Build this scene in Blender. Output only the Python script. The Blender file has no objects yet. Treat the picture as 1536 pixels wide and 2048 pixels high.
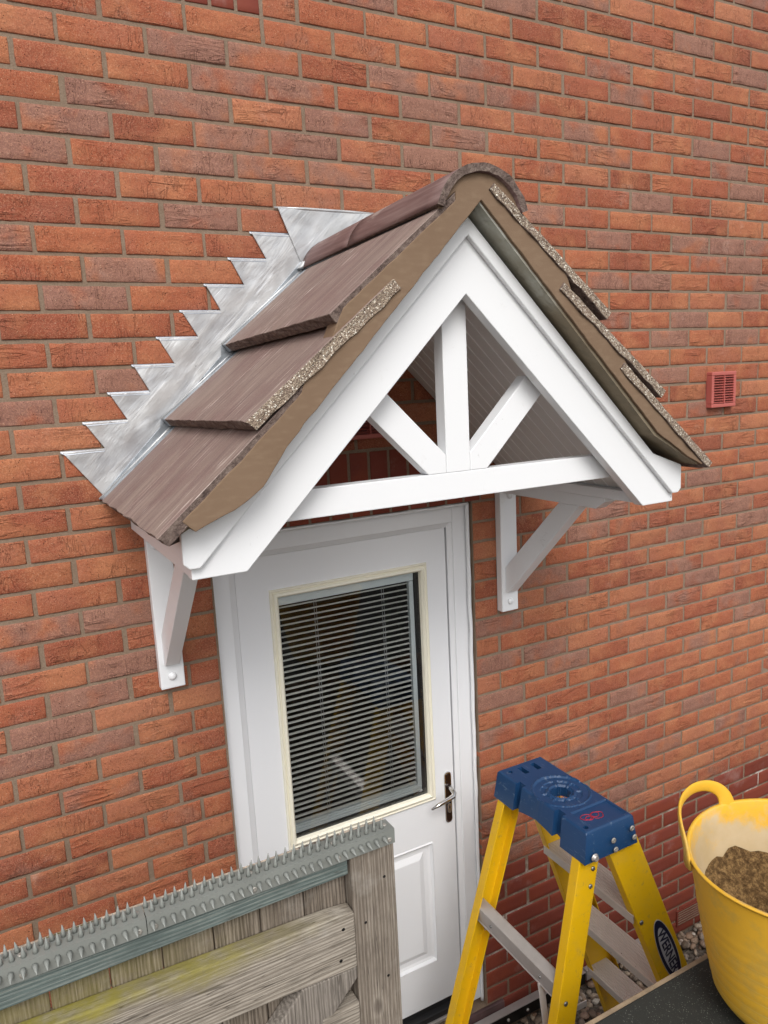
import bpy, bmesh, math, random
from mathutils import Vector, Matrix, noise
random.seed(7)
C = bpy.context.scene.collection
S = bpy.context.scene
R = math.radians

# ------------------------------------------------------------------ camera
CAM = Vector((-0.40493, -2.23676, -1.01451))
def rod(r):
    r = Vector(r); return Matrix.Rotation(r.length, 3, r.normalized())
R0 = Matrix(((1, 0, 0), (0, 0, -1), (0, 1, 0)))
RM = rod((0.1562053, -0.4854263, -0.0911127)) @ R0      # rows: right, down, forward
cd = bpy.data.cameras.new('camera'); cam = bpy.data.objects.new('camera', cd); C.objects.link(cam)
m3 = Matrix((RM[0], -RM[1], -RM[2])).transposed()
cam.matrix_world = Matrix.Translation(CAM) @ m3.to_4x4()
cd.sensor_fit = 'HORIZONTAL'; cd.sensor_width = 36; cd.lens = 1501.5 / 1536 * 36
cd.clip_start = 0.02; cd.clip_end = 400
S.camera = cam

# ------------------------------------------------------------------ light
SUN_EL, SUN_AZ = R(46), R(200)          # azimuth measured clockwise from +Y
w = bpy.data.worlds.new('World'); S.world = w; w.use_nodes = True
nt = w.node_tree; nt.nodes.clear()
sky = nt.nodes.new('ShaderNodeTexSky'); sky.sky_type = 'NISHITA'; sky.sun_disc = False
sky.sun_elevation = SUN_EL; sky.sun_rotation = SUN_AZ; sky.dust_density = 3.0; sky.air_density = 1.0; sky.ozone_density = 1.0
hs = nt.nodes.new('ShaderNodeHueSaturation'); hs.inputs['Saturation'].default_value = 0.22
bg = nt.nodes.new('ShaderNodeBackground'); bg.inputs['Strength'].default_value = 0.15
wo = nt.nodes.new('ShaderNodeOutputWorld')
nt.links.new(sky.outputs[0], hs.inputs['Color']); nt.links.new(hs.outputs[0], bg.inputs[0]); nt.links.new(bg.outputs[0], wo.inputs[0])
sd = bpy.data.lights.new('sun', 'SUN'); sd.energy = 1.1; sd.angle = R(28); sd.color = (1.0, 0.965, 0.92)
so = bpy.data.objects.new('sun', sd); C.objects.link(so)
d = Vector((math.sin(SUN_AZ) * math.cos(SUN_EL), math.cos(SUN_AZ) * math.cos(SUN_EL), math.sin(SUN_EL)))
so.rotation_euler = d.to_track_quat('Z', 'Y').to_euler(); so.location = (0, -3, 3)
S.view_settings.view_transform = 'Standard'; S.view_settings.look = 'None'
S.view_settings.exposure = 0.42; S.view_settings.gamma = 1; S.view_settings.use_curve_mapping = False
S.render.engine = 'CYCLES'
S.cycles.max_bounces = 8; S.cycles.transparent_max_bounces = 12

# ------------------------------------------------------------------ helpers
OFF = {}
def tag(o, label=None, cat=None, group=None, kind=None):
    if label: o['label'] = label
    if cat: o['category'] = cat
    if group: o['group'] = group
    if kind: o['kind'] = kind
    return o
def thing(name, label, cat, loc=(0, 0, 0), group=None, kind=None):
    o = bpy.data.objects.new(name, None); C.objects.link(o); o.location = loc
    o.empty_display_size = 0.1
    OFF[o.name] = Vector(loc); return tag(o, label, cat, group, kind)
def frame(d):
    d = Vector(d).normalized(); up = Vector((0, 0, 1)) if abs(d.z) < .95 else Vector((0, 1, 0))
    x = d.cross(up).normalized(); return x, x.cross(d).normalized(), d
class MB:
    def __init__(s): s.v = []; s.f = []; s.m = []; s.sm = []; s.c = None
    def add(s, vs, fs, m=0, sm=False):
        b = len(s.v); s.v += [Vector(v) for v in vs]
        for f in fs: s.f.append([b + i for i in f]); s.m.append(m); s.sm.append(sm)
        return s
    def box(s, x0, x1, y0, y1, z0, z1, m=0):
        s.add([(x, y, z) for x in (x0, x1) for y in (y0, y1) for z in (z0, z1)],
              [(0, 1, 3, 2), (4, 6, 7, 5), (0, 4, 5, 1), (2, 3, 7, 6), (0, 2, 6, 4), (1, 5, 7, 3)], m); return s
    def prism(s, pts, a, b, ax=1, m=0):
        """polygon in the two other axes extruded a..b along ax"""
        n = len(pts); vs = []
        for t in (a, b):
            for p in pts:
                q = list(p); q.insert(ax, t); vs.append(q)
        fs = [list(range(n)), list(range(2 * n - 1, n - 1, -1))] + [(i, i + n, (i + 1) % n + n, (i + 1) % n) for i in range(n)]
        return s.add(vs, fs, m)
    def bar(s, p, q, w, h, m=0, up=None):
        p, q = Vector(p), Vector(q); x, y, d = frame(q - p)
        if up is not None:
            y = Vector(up); y = (y - d * y.dot(d)).normalized(); x = y.cross(d).normalized()
        vs = [c + x * sx * w / 2 + y * sy * h / 2 for c in (p, q) for sx, sy in ((-1, -1), (1, -1), (1, 1), (-1, 1))]
        return s.add(vs, [(3, 2, 1, 0), (4, 5, 6, 7), (0, 1, 5, 4), (1, 2, 6, 5), (2, 3, 7, 6), (3, 0, 4, 7)], m)
    def lathe(s, p, ax, prof, n=20, m=0, cap=True, sm=True):
        p = Vector(p); x, y, d = frame(ax); vs = []; fs = []
        for r, h in prof:
            for i in range(n):
                a = 2 * math.pi * i / n; vs.append(p + d * h + x * math.cos(a) * r + y * math.sin(a) * r)
        for k in range(len(prof) - 1):
            for i in range(n):
                j = (i + 1) % n; fs.append((k * n + i, k * n + j, (k + 1) * n + j, (k + 1) * n + i))
        s.add(vs, fs, m, sm)
        if cap:
            b = len(s.v) - len(vs)
            s.f.append([b + i for i in range(n)][::-1]); s.m.append(m); s.sm.append(False)
            e = b + (len(prof) - 1) * n; s.f.append([e + i for i in range(n)]); s.m.append(m); s.sm.append(False)
        return s
    def tube(s, pts, rs, n=10, m=0, flat=1.0, ref=None):
        pts = [Vector(p) for p in pts]; N = len(pts)
        if not hasattr(rs, '__len__'): rs = [rs] * N
        vs = []; fs = []
        x = None
        for k in range(N):
            t = (pts[min(k + 1, N - 1)] - pts[max(k - 1, 0)]).normalized()
            if ref is not None: y = Vector(ref(pts[k])); y = (y - t * y.dot(t)).normalized(); x = y.cross(t)
            elif x is None: x, y, _ = frame(t)
            else: x = (x - t * x.dot(t)).normalized(); y = x.cross(t)
            for i in range(n):
                a = 2 * math.pi * i / n; vs.append(pts[k] + x * math.cos(a) * rs[k] + y * math.sin(a) * rs[k] * flat)
        for k in range(N - 1):
            for i in range(n):
                j = (i + 1) % n; fs.append((k * n + i, k * n + j, (k + 1) * n + j, (k + 1) * n + i))
        fs += [tuple(range(n))[::-1], tuple(range((N - 1) * n, N * n))]
        return s.add(vs, fs, m, True)
    def build(s, name, mats, parent=None, bevel=0, seg=2, fix=True, sub=0, origin=None):
        me = bpy.data.meshes.new(name)
        off = OFF.get(parent.name, Vector()) if parent else (Vector(origin) if origin else Vector())
        me.from_pydata([v - off for v in s.v], [], s.f)
        if not isinstance(mats, (list, tuple)): mats = [mats]
        for m in mats: me.materials.append(m)
        for p, m, sm in zip(me.polygons, s.m, s.sm): p.material_index = m; p.use_smooth = sm
        if fix:
            bm = bmesh.new(); bm.from_mesh(me); bmesh.ops.recalc_face_normals(bm, faces=bm.faces); bm.to_mesh(me); bm.free()
        if s.c:
            a = me.color_attributes.new('bc', 'FLOAT_COLOR', 'POINT')
            a.data.foreach_set('color', s.c)
        o = bpy.data.objects.new(name, me); C.objects.link(o)
        if parent: o.parent = parent
        else: o.location = off
        OFF[o.name] = off
        if sub:
            md = o.modifiers.new('sub', 'SUBSURF'); md.levels = md.render_levels = sub
        if bevel:
            md = o.modifiers.new('bevel', 'BEVEL'); md.width = bevel; md.segments = seg; md.limit_method = 'ANGLE'; md.angle_limit = R(35)
        return o

# ------------------------------------------------------------------ materials
class NT:
    def __init__(s, name):
        s.mat = bpy.data.materials.new(name); s.mat.use_nodes = True; s.t = s.mat.node_tree
        s.p = s.t.nodes['Principled BSDF']; s.tc = None
    def n(s, typ, **kw):
        nd = s.t.nodes.new('ShaderNode' + typ)
        for k, v in kw.items():
            if k in nd.inputs: s.put(nd.inputs[k], v)
            else: setattr(nd, k, v)
        return nd
    def put(s, sock, v):
        if isinstance(v, bpy.types.NodeSocket): s.t.links.new(v, sock)
        else:
            if sock.type == 'RGBA' and len(v) == 3: v = (*v, 1)
            sock.default_value = v
    def obj(s, scale=(1, 1, 1), rot=(0, 0, 0), loc=(0, 0, 0)):
        if s.tc is None: s.tc = s.t.nodes.new('ShaderNodeTexCoord')
        mp = s.t.nodes.new('ShaderNodeMapping'); mp.inputs['Scale'].default_value = scale
        mp.inputs['Rotation'].default_value = rot; mp.inputs['Location'].default_value = loc
        s.t.links.new(s.tc.outputs['Object'], mp.inputs[0]); return mp.outputs[0]
    def noise(s, scale, vec=None, detail=3, rough=.55, dist=0, out=0):
        nd = s.n('TexNoise'); nd.inputs['Scale'].default_value = scale; nd.inputs['Detail'].default_value = detail
        nd.inputs['Roughness'].default_value = rough; nd.inputs['Distortion'].default_value = dist
        s.t.links.new(vec if vec is not None else s.obj(), nd.inputs['Vector']); return nd.outputs[out]
    def vor(s, scale, vec=None, out='Distance', feature='F1'):
        nd = s.n('TexVoronoi'); nd.feature = feature; nd.inputs['Scale'].default_value = scale
        s.t.links.new(vec if vec is not None else s.obj(), nd.inputs['Vector']); return nd.outputs[out]
    def rng(s, v, a, b, c=0, d_=1, smooth=True):
        nd = s.n('MapRange'); nd.interpolation_type = 'SMOOTHSTEP' if smooth else 'LINEAR'
        s.put(nd.inputs[0], v); nd.inputs[1].default_value = a; nd.inputs[2].default_value = b; nd.inputs[3].default_value = c; nd.inputs[4].default_value = d_
        return nd.outputs[0]
    def math(s, op, a, b=0, c=0):
        nd = s.n('Math'); nd.operation = op; s.put(nd.inputs[0], a); s.put(nd.inputs[1], b); s.put(nd.inputs[2], c); return nd.outputs[0]
    def mix(s, f, a, b, mode='MIX'):
        nd = s.n('Mix'); nd.data_type = 'RGBA'; nd.blend_type = mode
        s.put(nd.inputs[0], f); s.put(nd.inputs[6], a); s.put(nd.inputs[7], b); return nd.outputs[2]
    def ramp(s, v, stops):
        nd = s.n('ValToRGB'); el = nd.color_ramp.elements
        while len(el) < len(stops): el.new(.5)
        for e, (p, c) in zip(el, stops): e.position = p; e.color = (*c, 1)
        s.put(nd.inputs[0], v); return nd.outputs[0]
    def bump(s, h, strength=.5, dist=.002, prev=None):
        nd = s.n('Bump'); nd.inputs['Strength'].default_value = strength; nd.inputs['Distance'].default_value = dist
        s.put(nd.inputs['Height'], h)
        if prev is not None: s.t.links.new(prev, nd.inputs['Normal'])
        return nd.outputs[0]
    def out(s, color=None, rough=None, metal=None, normal=None, spec=None):
        if color is not None: s.put(s.p.inputs['Base Color'], color)
        if rough is not None: s.put(s.p.inputs['Roughness'], rough)
        if metal is not None: s.put(s.p.inputs['Metallic'], metal)
        if spec is not None: s.put(s.p.inputs['Specular IOR Level'], spec)
        if normal is not None: s.t.links.new(normal, s.p.inputs['Normal'])
        return s.mat

def m_brick(name, smooth=False):
    s = NT(name)
    at = s.n('Attribute'); at.attribute_name = 'bc'; sep = s.n('SeparateColor'); s.t.links.new(at.outputs['Color'], sep.inputs[0])
    r, g, b = sep.outputs
    # every brick has its own patch of the noise
    cmb = s.n('CombineXYZ'); s.put(cmb.inputs[0], s.math('MULTIPLY', r, 37.0)); s.put(cmb.inputs[1], s.math('MULTIPLY', b, 53.0))
    va = s.n('VectorMath'); va.operation = 'ADD'; s.t.links.new(s.obj(), va.inputs[0]); s.t.links.new(cmb.outputs[0], va.inputs[1]); V = va.outputs[0]
    if smooth:
        c = s.ramp(r, [(0, (.165, .034, .019)), (.5, (.21, .043, .023)), (1, (.25, .056, .029))])
        c = s.mix(s.rng(s.noise(9, V), .35, .7), c, (.20, .045, .03))
        sp = s.math('MULTIPLY', s.rng(s.vor(110, V), .09, .03), s.rng(s.noise(40, V), .45, .6))
        c = s.mix(s.math('MULTIPLY', sp, .6), c, (.5, .36, .26))
        wh = s.rng(s.noise(5, None, 6, .7), .56, .74)
        c = s.mix(s.math('MULTIPLY', wh, .22), c, (.5, .42, .38))
        h = s.math('ADD', s.noise(120, V, 4), s.math('MULTIPLY', sp, 1.5))
        return s.out(c, .72, 0, s.bump(h, .35, .0015), .3)
    c = s.ramp(r, [(0, (.225, .056, .030)), (.2, (.30, .076, .037)), (.45, (.345, .100, .046)), (.62, (.365, .125, .060)), (.8, (.285, .072, .038)), (1, (.395, .145, .075))])
    # warm and greyish mottling
    n1 = s.noise(7, V, 3, .6)
    c = s.mix(s.math('MULTIPLY', s.rng(n1, .45, .68), .5), c, (.46, .185, .085))
    c = s.mix(s.math('MULTIPLY', s.rng(n1, .5, .28), .45), c, (.33, .11, .07))
    # kiln-flashed purple grey, patchy inside the brick
    pf = s.math('MULTIPLY', s.rng(s.math('ADD', s.noise(9, V, 3), s.math('MULTIPLY', g, .42)), .60, .86), s.rng(g, .02, .3))
    pc = s.mix(s.noise(14, V), (.175, .088, .070), (.30, .165, .130))
    c = s.mix(s.math('MULTIPLY', pf, .86), c, pc)
    c = s.mix(s.rng(s.noise(170, V, 4, .75), .40, .66, 0, .6), c, s.mix(.55, c, (.10, .04, .025)))
    gr = s.noise(420, V, 2, .6)
    c = s.mix(s.rng(gr, .45, .68, 0, .5), c, s.mix(.5, c, (.78, .42, .25)))
    big = s.noise(1.3, None, 4, .6)
    c = s.mix(s.rng(big, .5, .75, 0, .3), c, (.20, .10, .07))
    c = s.mix(s.math('MULTIPLY', s.rng(s.noise(5.5, None, 6, .75), .60, .78), .35), c, (.50, .36, .29))
    # pits and specks
    pit = s.math('MULTIPLY', s.rng(s.vor(135, V), .20, .08), s.rng(s.noise(26, V, 3), .44, .56))
    c = s.mix(s.math('MULTIPLY', pit, .9), c, (.05, .02, .015))
    spk = s.math('MULTIPLY', s.rng(s.vor(115, s.obj(loc=(3, 1, 2))), .15, .06), s.rng(s.noise(60, V), .46, .56))
    c = s.mix(s.math('MULTIPLY', spk, .6), c, (.72, .52, .36))
    # drag creases, running mostly along the brick
    vs = s.n('VectorMath'); vs.operation = 'MULTIPLY'; s.t.links.new(V, vs.inputs[0]); vs.inputs[1].default_value = (5, 1, 26)
    cn = s.noise(1.0, vs.outputs[0], 3, .5, .9)
    cr = s.math('ABSOLUTE', s.math('SUBTRACT', cn, .5))
    gate = s.rng(s.noise(6.5, V, 3), .50, .64)
    crv = s.math('MULTIPLY', s.rng(cr, .016, .0), gate)
    vs2 = s.n('VectorMath'); vs2.operation = 'MULTIPLY'; s.t.links.new(V, vs2.inputs[0]); vs2.inputs[1].default_value = (60, 1, 16)
    vert = s.math('MULTIPLY', s.rng(s.math('ABSOLUTE', s.math('SUBTRACT', s.noise(1.0, vs2.outputs[0], 2, .5, .6), .5)), .03, .0), s.rng(s.noise(9, V, 2), .52, .62))
    c = s.mix(s.math('MULTIPLY', crv, .20), c, (.12, .04, .025))  # shadow inside the creases put into the colour, next line too
    c = s.mix(s.math('MULTIPLY', vert, .16), c, (.13, .045, .03))
    soft = s.rng(cr, .12, .0)
    h = s.math('ADD', s.math('MULTIPLY', s.noise(170, V, 4, .65), .55), s.math('MULTIPLY', pit, -.9))
    h = s.math('ADD', h, s.math('MULTIPLY', crv, -.8)); h = s.math('ADD', h, s.math('MULTIPLY', vert, -.6))
    h = s.math('ADD', h, s.math('MULTIPLY', s.math('MULTIPLY', soft, gate), .8))
    h = s.math('ADD', h, s.math('MULTIPLY', s.noise(30, V, 4), 1.9))
    return s.out(c, .88, 0, s.bump(h, 1.0, .0024), .25)
def m_mortar(name):
    s = NT(name)
    c = s.mix(s.noise(14, None, 4), (.185, .130, .090), (.30, .225, .165))
    c = s.mix(s.rng(s.noise(240, None, 3, .7), .35, .7, 0, .55), c, (.16, .11, .075))
    wh = s.rng(s.noise(3.2, None, 6, .75), .52, .66)
    sx = s.n('SeparateXYZ'); s.t.links.new(s.obj(), sx.inputs[0])
    low = s.rng(sx.outputs[2], .80, .70, 0.05, 1)
    c = s.mix(s.math('MULTIPLY', wh, s.math('MULTIPLY', low, .85)), c, (.6, .53, .48))
    h = s.math('ADD', s.noise(170, None, 5, .7), s.math('MULTIPLY', s.noise(25, None, 3), 1.5))
    return s.out(c, .95, 0, s.bump(h, .8, .002), .2)
def m_plain(name, col, rough=.5, metal=0, var=.0, vs=6, bs=0, bsc=200, bd=.001, spec=.5, dirt=None):
    s = NT(name); c = col
    if var: c = s.mix(s.rng(s.noise(vs, None, 4), .3, .7), tuple(x * (1 - var) for x in col), tuple(min(1, x * (1 + var)) for x in col))
    if dirt:
        f = s.rng(s.noise(dirt[1], None, 6, .7), dirt[2], dirt[3]); c = s.mix(s.math('MULTIPLY', f, dirt[4]), c, dirt[0])
    nm = s.bump(s.noise(bsc, None, 3), bs, bd) if bs else None
    return s.out(c, rough, metal, nm, spec)

M = {}
M['brick'] = m_brick('rustic_red_brick'); M['brick_s'] = m_brick('smooth_red_brick', True); M['mortar'] = m_mortar('wall_mortar')
def m_white():
    s = NT('white_upvc')
    c = s.mix(s.noise(3, None, 3), (.79, .80, .815), (.815, .825, .835))
    c = s.mix(s.math('MULTIPLY', s.rng(s.noise(16, None, 6, .75), .63, .78), .32), c, (.50, .47, .42))
    dot = s.math('MULTIPLY', s.rng(s.vor(17), .055, .03), s.rng(s.noise(5, None, 2), .52, .56))
    c = s.mix(s.math('MULTIPLY', dot, .7), c, (.16, .13, .11))
    sc = s.math('MULTIPLY', s.rng(s.noise(1, s.obj((90, 20, 30)), 4, .6, 2), .66, .72), s.rng(s.noise(4), .55, .62))
    c = s.mix(s.math('MULTIPLY', sc, .35), c, (.42, .41, .40))
    return s.out(c, s.rng(s.noise(8), .3, .7, .28, .42), 0, s.bump(s.noise(12), .06, .003), .5)
M['white'] = m_white()
M['white_g'] = None
def m_door():
    s = NT('white_grained_door')
    h = s.noise(1, s.obj((220, 1, 14)), 4, .6, .8)
    return s.out((.76, .77, .79), .36, 0, s.bump(h, .28, .0012), .5)
def m_door_h():
    s = NT('white_grained_door_rail')
    h = s.noise(1, s.obj((14, 1, 200)), 4, .6, 1.2)
    return s.out((.76, .77, .79), .36, 0, s.bump(h, .32, .0014), .5)
M['door'] = m_door(); M['doorh'] = m_door_h()
M['frame'] = m_plain('white_door_frame', (.78, .79, .81), .3, 0, .01, 4)
M['cream'] = m_plain('cream_glazing_bead', (.80, .765, .635), .38, 0, .01, 4)
M['slat'] = m_plain('grey_blind_slat', (.66, .665, .63), .5, 0)
M['rail'] = m_plain('pale_blue_grey_rail', (.60, .66, .68), .35, .1)
M['black'] = m_plain('black_rubber', (.012, .012, .013), .45)
M['chrome'] = m_plain('polished_steel', (.62, .60, .58), .16, 1.0)
M['alu'] = m_plain('mill_aluminium', (.50, .47, .45), .45, .6, .05, 20)
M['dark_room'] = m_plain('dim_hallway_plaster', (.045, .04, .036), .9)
M['ochre'] = m_plain('ochre_fabric', (.34, .19, .05), .9, 0, .3, 8)
def m_glass():
    s = NT('window_glass'); t = s.t
    fr = t.nodes.new('ShaderNodeFresnel'); fr.inputs[0].default_value = 1.40
    tr = t.nodes.new('ShaderNodeBsdfTransparent'); tr.inputs[0].default_value = (.975, .98, .975, 1)
    gl = t.nodes.new('ShaderNodeBsdfGlossy'); gl.inputs['Roughness'].default_value = .01
    mx = t.nodes.new('ShaderNodeMixShader'); o = t.nodes['Material Output']
    t.links.new(fr.outputs[0], mx.inputs[0]); t.links.new(tr.outputs[0], mx.inputs[1]); t.links.new(gl.outputs[0], mx.inputs[2]); t.links.new(mx.outputs[0], o.inputs[0])
    return s.mat
M['glass'] = m_glass()
def m_tile(name, core=False):
    s = NT(name)
    if core:   # sawn edge showing the aggregate
        v = s.vor(400, None, 'Color'); sep = s.n('SeparateColor'); s.t.links.new(v, sep.inputs[0])
        c = s.ramp(sep.outputs[0], [(0, (.14, .10, .075)), (.4, (.24, .18, .135)), (.65, (.33, .26, .19)), (.85, (.42, .34, .26)), (.95, (.70, .64, .54)), (1, (.85, .8, .7))])
        c = s.mix(s.rng(s.noise(9, None, 3), .5, .75, 0, .5), c, (.25, .17, .13))
        return s.out(c, .85, 0, s.bump(s.math('ADD', s.vor(330), s.noise(70, None, 4, .7)), .9, .003), .4)
    # object space: the tile slopes in x/z, streaks run down the slope
    st = s.noise(1, s.obj((2.2, 62, 2.2)), 5, .65, .3)
    st2 = s.noise(1, s.obj((5, 190, 5)), 3, .6)
    c = s.ramp(st, [(.25, (.085, .056, .050)), (.42, (.165, .114, .100)), (.56, (.235, .172, .148)), (.75, (.33, .255, .222))])
    c = s.mix(s.rng(st2, .35, .7, 0, .45), c, (.31, .24, .21))
    c = s.mix(s.rng(s.noise(7, None, 3), .4, .7, 0, .5), c, (.165, .092, .088))
    c = s.mix(s.rng(s.noise(1, s.obj((3, 9, 3)), 4, .6), .48, .62, 0, .45), c, (.27, .21, .175))
    sc = s.math('MULTIPLY', s.rng(s.noise(1, s.obj((9, 150, 9)), 3, .5), .60, .68), s.rng(s.noise(6), .42, .58))
    c = s.mix(s.math('MULTIPLY', sc, .8), c, (.56, .48, .43))
    c = s.mix(s.rng(s.noise(330, None, 3, .7), .45, .7, 0, .5), c, s.mix(.5, c, (.42, .36, .32)))
    return s.out(c, .74, 0, s.bump(s.math('ADD', s.noise(400, None, 3), s.math('MULTIPLY', st2, 1.2)), .35, .0012), .35)
M['tile'] = m_tile('brown_concrete_tile'); M['core'] = m_tile('cut_tile_aggregate', True)
def m_tedge():
    s = NT('rough_tile_edge')
    c = s.ramp(s.noise(70, None, 5, .75), [(.3, (.06, .042, .036)), (.48, (.16, .115, .098)), (.7, (.27, .21, .175))])
    return s.out(c, .92, 0, s.bump(s.noise(160, None, 5, .7), 1, .006), .25)
M['tedge'] = m_tedge()
def m_pointing():
    s = NT('sand_cement_pointing')
    c = s.mix(s.noise(6, None, 4), (.165, .106, .066), (.232, .158, .104))
    c = s.mix(s.rng(s.noise(1, s.obj((30, 30, 90)), 4), .45, .75, 0, .35), c, (.265, .19, .125))
    h = s.math('ADD', s.noise(22, None, 3), s.math('MULTIPLY', s.noise(500, None, 2), .35))
    return s.out(c, .9, 0, s.bump(h, .5, .003), .25)
M['point'] = m_pointing()
def m_lead():
    s = NT('milled_lead')
    sx = s.n('SeparateXYZ'); s.t.links.new(s.obj(), sx.inputs[0]); cb = s.n('CombineXYZ')
    s.put(cb.inputs[0], s.math('MULTIPLY', s.math('ADD', sx.outputs[0], sx.outputs[2]), 3.0))     # along the slope
    s.put(cb.inputs[1], s.math('MULTIPLY', s.math('SUBTRACT', sx.outputs[0], sx.outputs[2]), 17.0))   # across it
    D = cb.outputs[0]
    a = s.noise(7, None, 3, .45, .3); b_ = s.noise(1, D, 4, .6, .4)
    c = s.ramp(a, [(.3, (.40, .41, .43)), (.5, (.48, .49, .50)), (.72, (.57, .57, .57))])
    c = s.mix(s.rng(b_, .42, .62, 0, .5), c, (.62, .615, .60))
    c = s.mix(s.rng(s.noise(1.7, D, 5, .7), .58, .75, 0, .3), c, (.24, .255, .28))
    c = s.mix(s.math('MULTIPLY', s.rng(s.vor(26), .07, .03), .7), c, (.10, .10, .11))
    h = s.math('ADD', s.math('MULTIPLY', s.noise(9, None, 2, .4), 3.5), s.math('MULTIPLY', b_, .8))
    return s.out(c, s.rng(s.noise(10), .3, .7, .30, .5), .5, s.bump(h, .6, .007), .5)
M['lead'] = m_lead()
M['lead_s'] = m_plain('blue_grey_lead', (.30, .325, .35), .42, .5, .25, 25, .3, 60, .002)
M['lead_e'] = m_plain('bright_lead_edge', (.44, .47, .52), .35, .5, .15, 25, .3, 60, .002)
M['leadd'] = m_plain('dark_lead_fold', (.16, .18, .20), .45, .5, .3, 20, .3, 60, .002)
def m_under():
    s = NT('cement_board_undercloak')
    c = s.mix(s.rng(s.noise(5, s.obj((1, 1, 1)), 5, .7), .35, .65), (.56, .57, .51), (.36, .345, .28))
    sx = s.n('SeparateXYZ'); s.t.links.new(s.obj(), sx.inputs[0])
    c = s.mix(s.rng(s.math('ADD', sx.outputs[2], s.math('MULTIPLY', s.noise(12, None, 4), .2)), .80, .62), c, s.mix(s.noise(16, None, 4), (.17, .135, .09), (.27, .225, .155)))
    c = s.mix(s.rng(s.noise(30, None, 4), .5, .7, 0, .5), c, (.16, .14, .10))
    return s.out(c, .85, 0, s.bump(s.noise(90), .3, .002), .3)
M['under'] = m_under()
M['pink'] = m_plain('terracotta_plastic', (.44, .115, .095), .42, 0, .04, 10)
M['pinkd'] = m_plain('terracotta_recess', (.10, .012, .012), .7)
def m_wood(name, cols, axis='z', moss=0, teal=False):
    s = NT(name)
    oi = s.n('ObjectInfo')
    lo = s.n('VectorMath'); lo.operation = 'SCALE'; cb = s.n('CombineXYZ')
    for i in range(3): s.put(cb.inputs[i], s.math('MULTIPLY', oi.outputs['Random'], 13.0 + 7 * i))
    sc = {'z': (2.6, 2.6, .11), 'x': (.11, 2.6, 2.6)}[axis]
    va = s.n('VectorMath'); va.operation = 'ADD'; s.t.links.new(s.obj(sc), va.inputs[0]); s.t.links.new(cb.outputs[0], va.inputs[1]); V = va.outputs[0]
    # knots bend the grain
    kn = s.vor(7.5, s.obj({'z': (1, 0, .55), 'x': (.55, 0, 1)}[axis]))
    kd = s.rng(kn, .22, .0)
    g = s.noise(26, V, 5, .6, 1.1)
    g2 = s.math('ADD', g, s.math('MULTIPLY', kd, .55))
    rg = s.n('TexWave'); rg.wave_type = 'BANDS'; rg.bands_direction = 'X' if axis == 'z' else 'Z'
    rg.inputs['Scale'].default_value = 16; rg.inputs['Distortion'].default_value = 7; rg.inputs['Detail'].default_value = 2; rg.inputs['Detail Scale'].default_value = 1.4
    s.t.links.new(V, rg.inputs['Vector'])
    t = s.math('ADD', s.math('MULTIPLY', g2, .62), s.math('MULTIPLY', rg.outputs['Fac'], .3))
    c = s.ramp(t, [(.22, cols[0]), (.42, cols[1]), (.58, cols[2]), (.8, cols[3])])
    fine = s.noise(190, V, 4, .65)
    c = s.mix(s.rng(fine, .4, .72, 0, .7), c, tuple(x * .4 for x in cols[0]))
    c = s.mix(s.rng(s.noise(5, None, 5, .7), .5, .72, 0, .5), c, tuple(x * .8 for x in cols[0]))
    c = s.mix(s.rng(s.noise(7, s.obj(loc=(4, 2, 1)), 5, .7), .55, .75, 0, .4), c, (.36, .345, .315))
    ck = s.math('MULTIPLY', s.rng(s.math('ABSOLUTE', s.math('SUBTRACT', s.noise(24, V, 2, .5, .4), .5)), .014, .0), s.rng(s.noise(6, V, 2), .45, .58))
    c = s.mix(s.math('MULTIPLY', ck, .8), c, (.045, .036, .028))
    kk = s.math('MULTIPLY', s.rng(kn, .13, .06), .75)
    c = s.mix(kk, c, (.06, .045, .035))
    c = s.mix(s.math('MULTIPLY', s.rng(oi.outputs['Random'], 0, 1, 0, .35, False), 1), c, cols[1])
    if moss:
        sx = s.n('SeparateXYZ'); s.t.links.new(s.obj(), sx.inputs[0])
        hgt = s.rng(s.math('ADD', sx.outputs[2], s.math('MULTIPLY', s.noise(9, None, 4), .09)), moss[0], moss[1])
        sd_ = s.rng(sx.outputs[0], moss[2], moss[3])
        mm = s.math('MULTIPLY', s.math('MULTIPLY', hgt, sd_), s.rng(s.noise(30, None, 4), .25, .6, .45, 1))
        c = s.mix(s.math('MULTIPLY', mm, moss[4] if len(moss) > 4 else .85), c, s.mix(s.noise(18), (.17, .15, .03), (.30, .26, .05)))
    h = s.math('ADD', s.math('MULTIPLY', fine, .5), g2)
    return s.out(c, .88, 0, s.bump(h, .6, .003), .2)
GREY = [(.125, .10, .078), (.215, .18, .145), (.30, .26, .215), (.39, .345, .29)]
M['w_board'] = m_wood('weathered_board', [(.09, .072, .055), (.165, .135, .107), (.235, .197, .158), (.32, .275, .225)], 'z', (1.42, 1.66, .40, -.07, .35))
M['w_post'] = m_wood('weathered_post', GREY, 'z')
M['w_rail'] = m_wood('weathered_rail', [(.17, .145, .115), (.29, .25, .205), (.38, .34, .285), (.47, .42, .36)], 'x', (1.622, 1.680, .54, .10, .95))
M['w_brace'] = m_wood('weathered_brace', [(.11, .095, .08), (.20, .175, .15), (.29, .255, .22), (.36, .32, .275)], 'z')
M['w_teal'] = m_wood('teal_treated_batten', [(.06, .078, .074), (.135, .17, .16), (.215, .245, .225), (.34, .335, .29)], 'x')
M['w_raw'] = m_plain('splintered_pale_wood', (.50, .42, .33), .9, 0, .3, 60, .8, 120, .006)
M['spike'] = m_plain('grey_green_plastic', (.205, .215, .198), .42, 0, .06, 12, .1, 100, .001)
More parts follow.
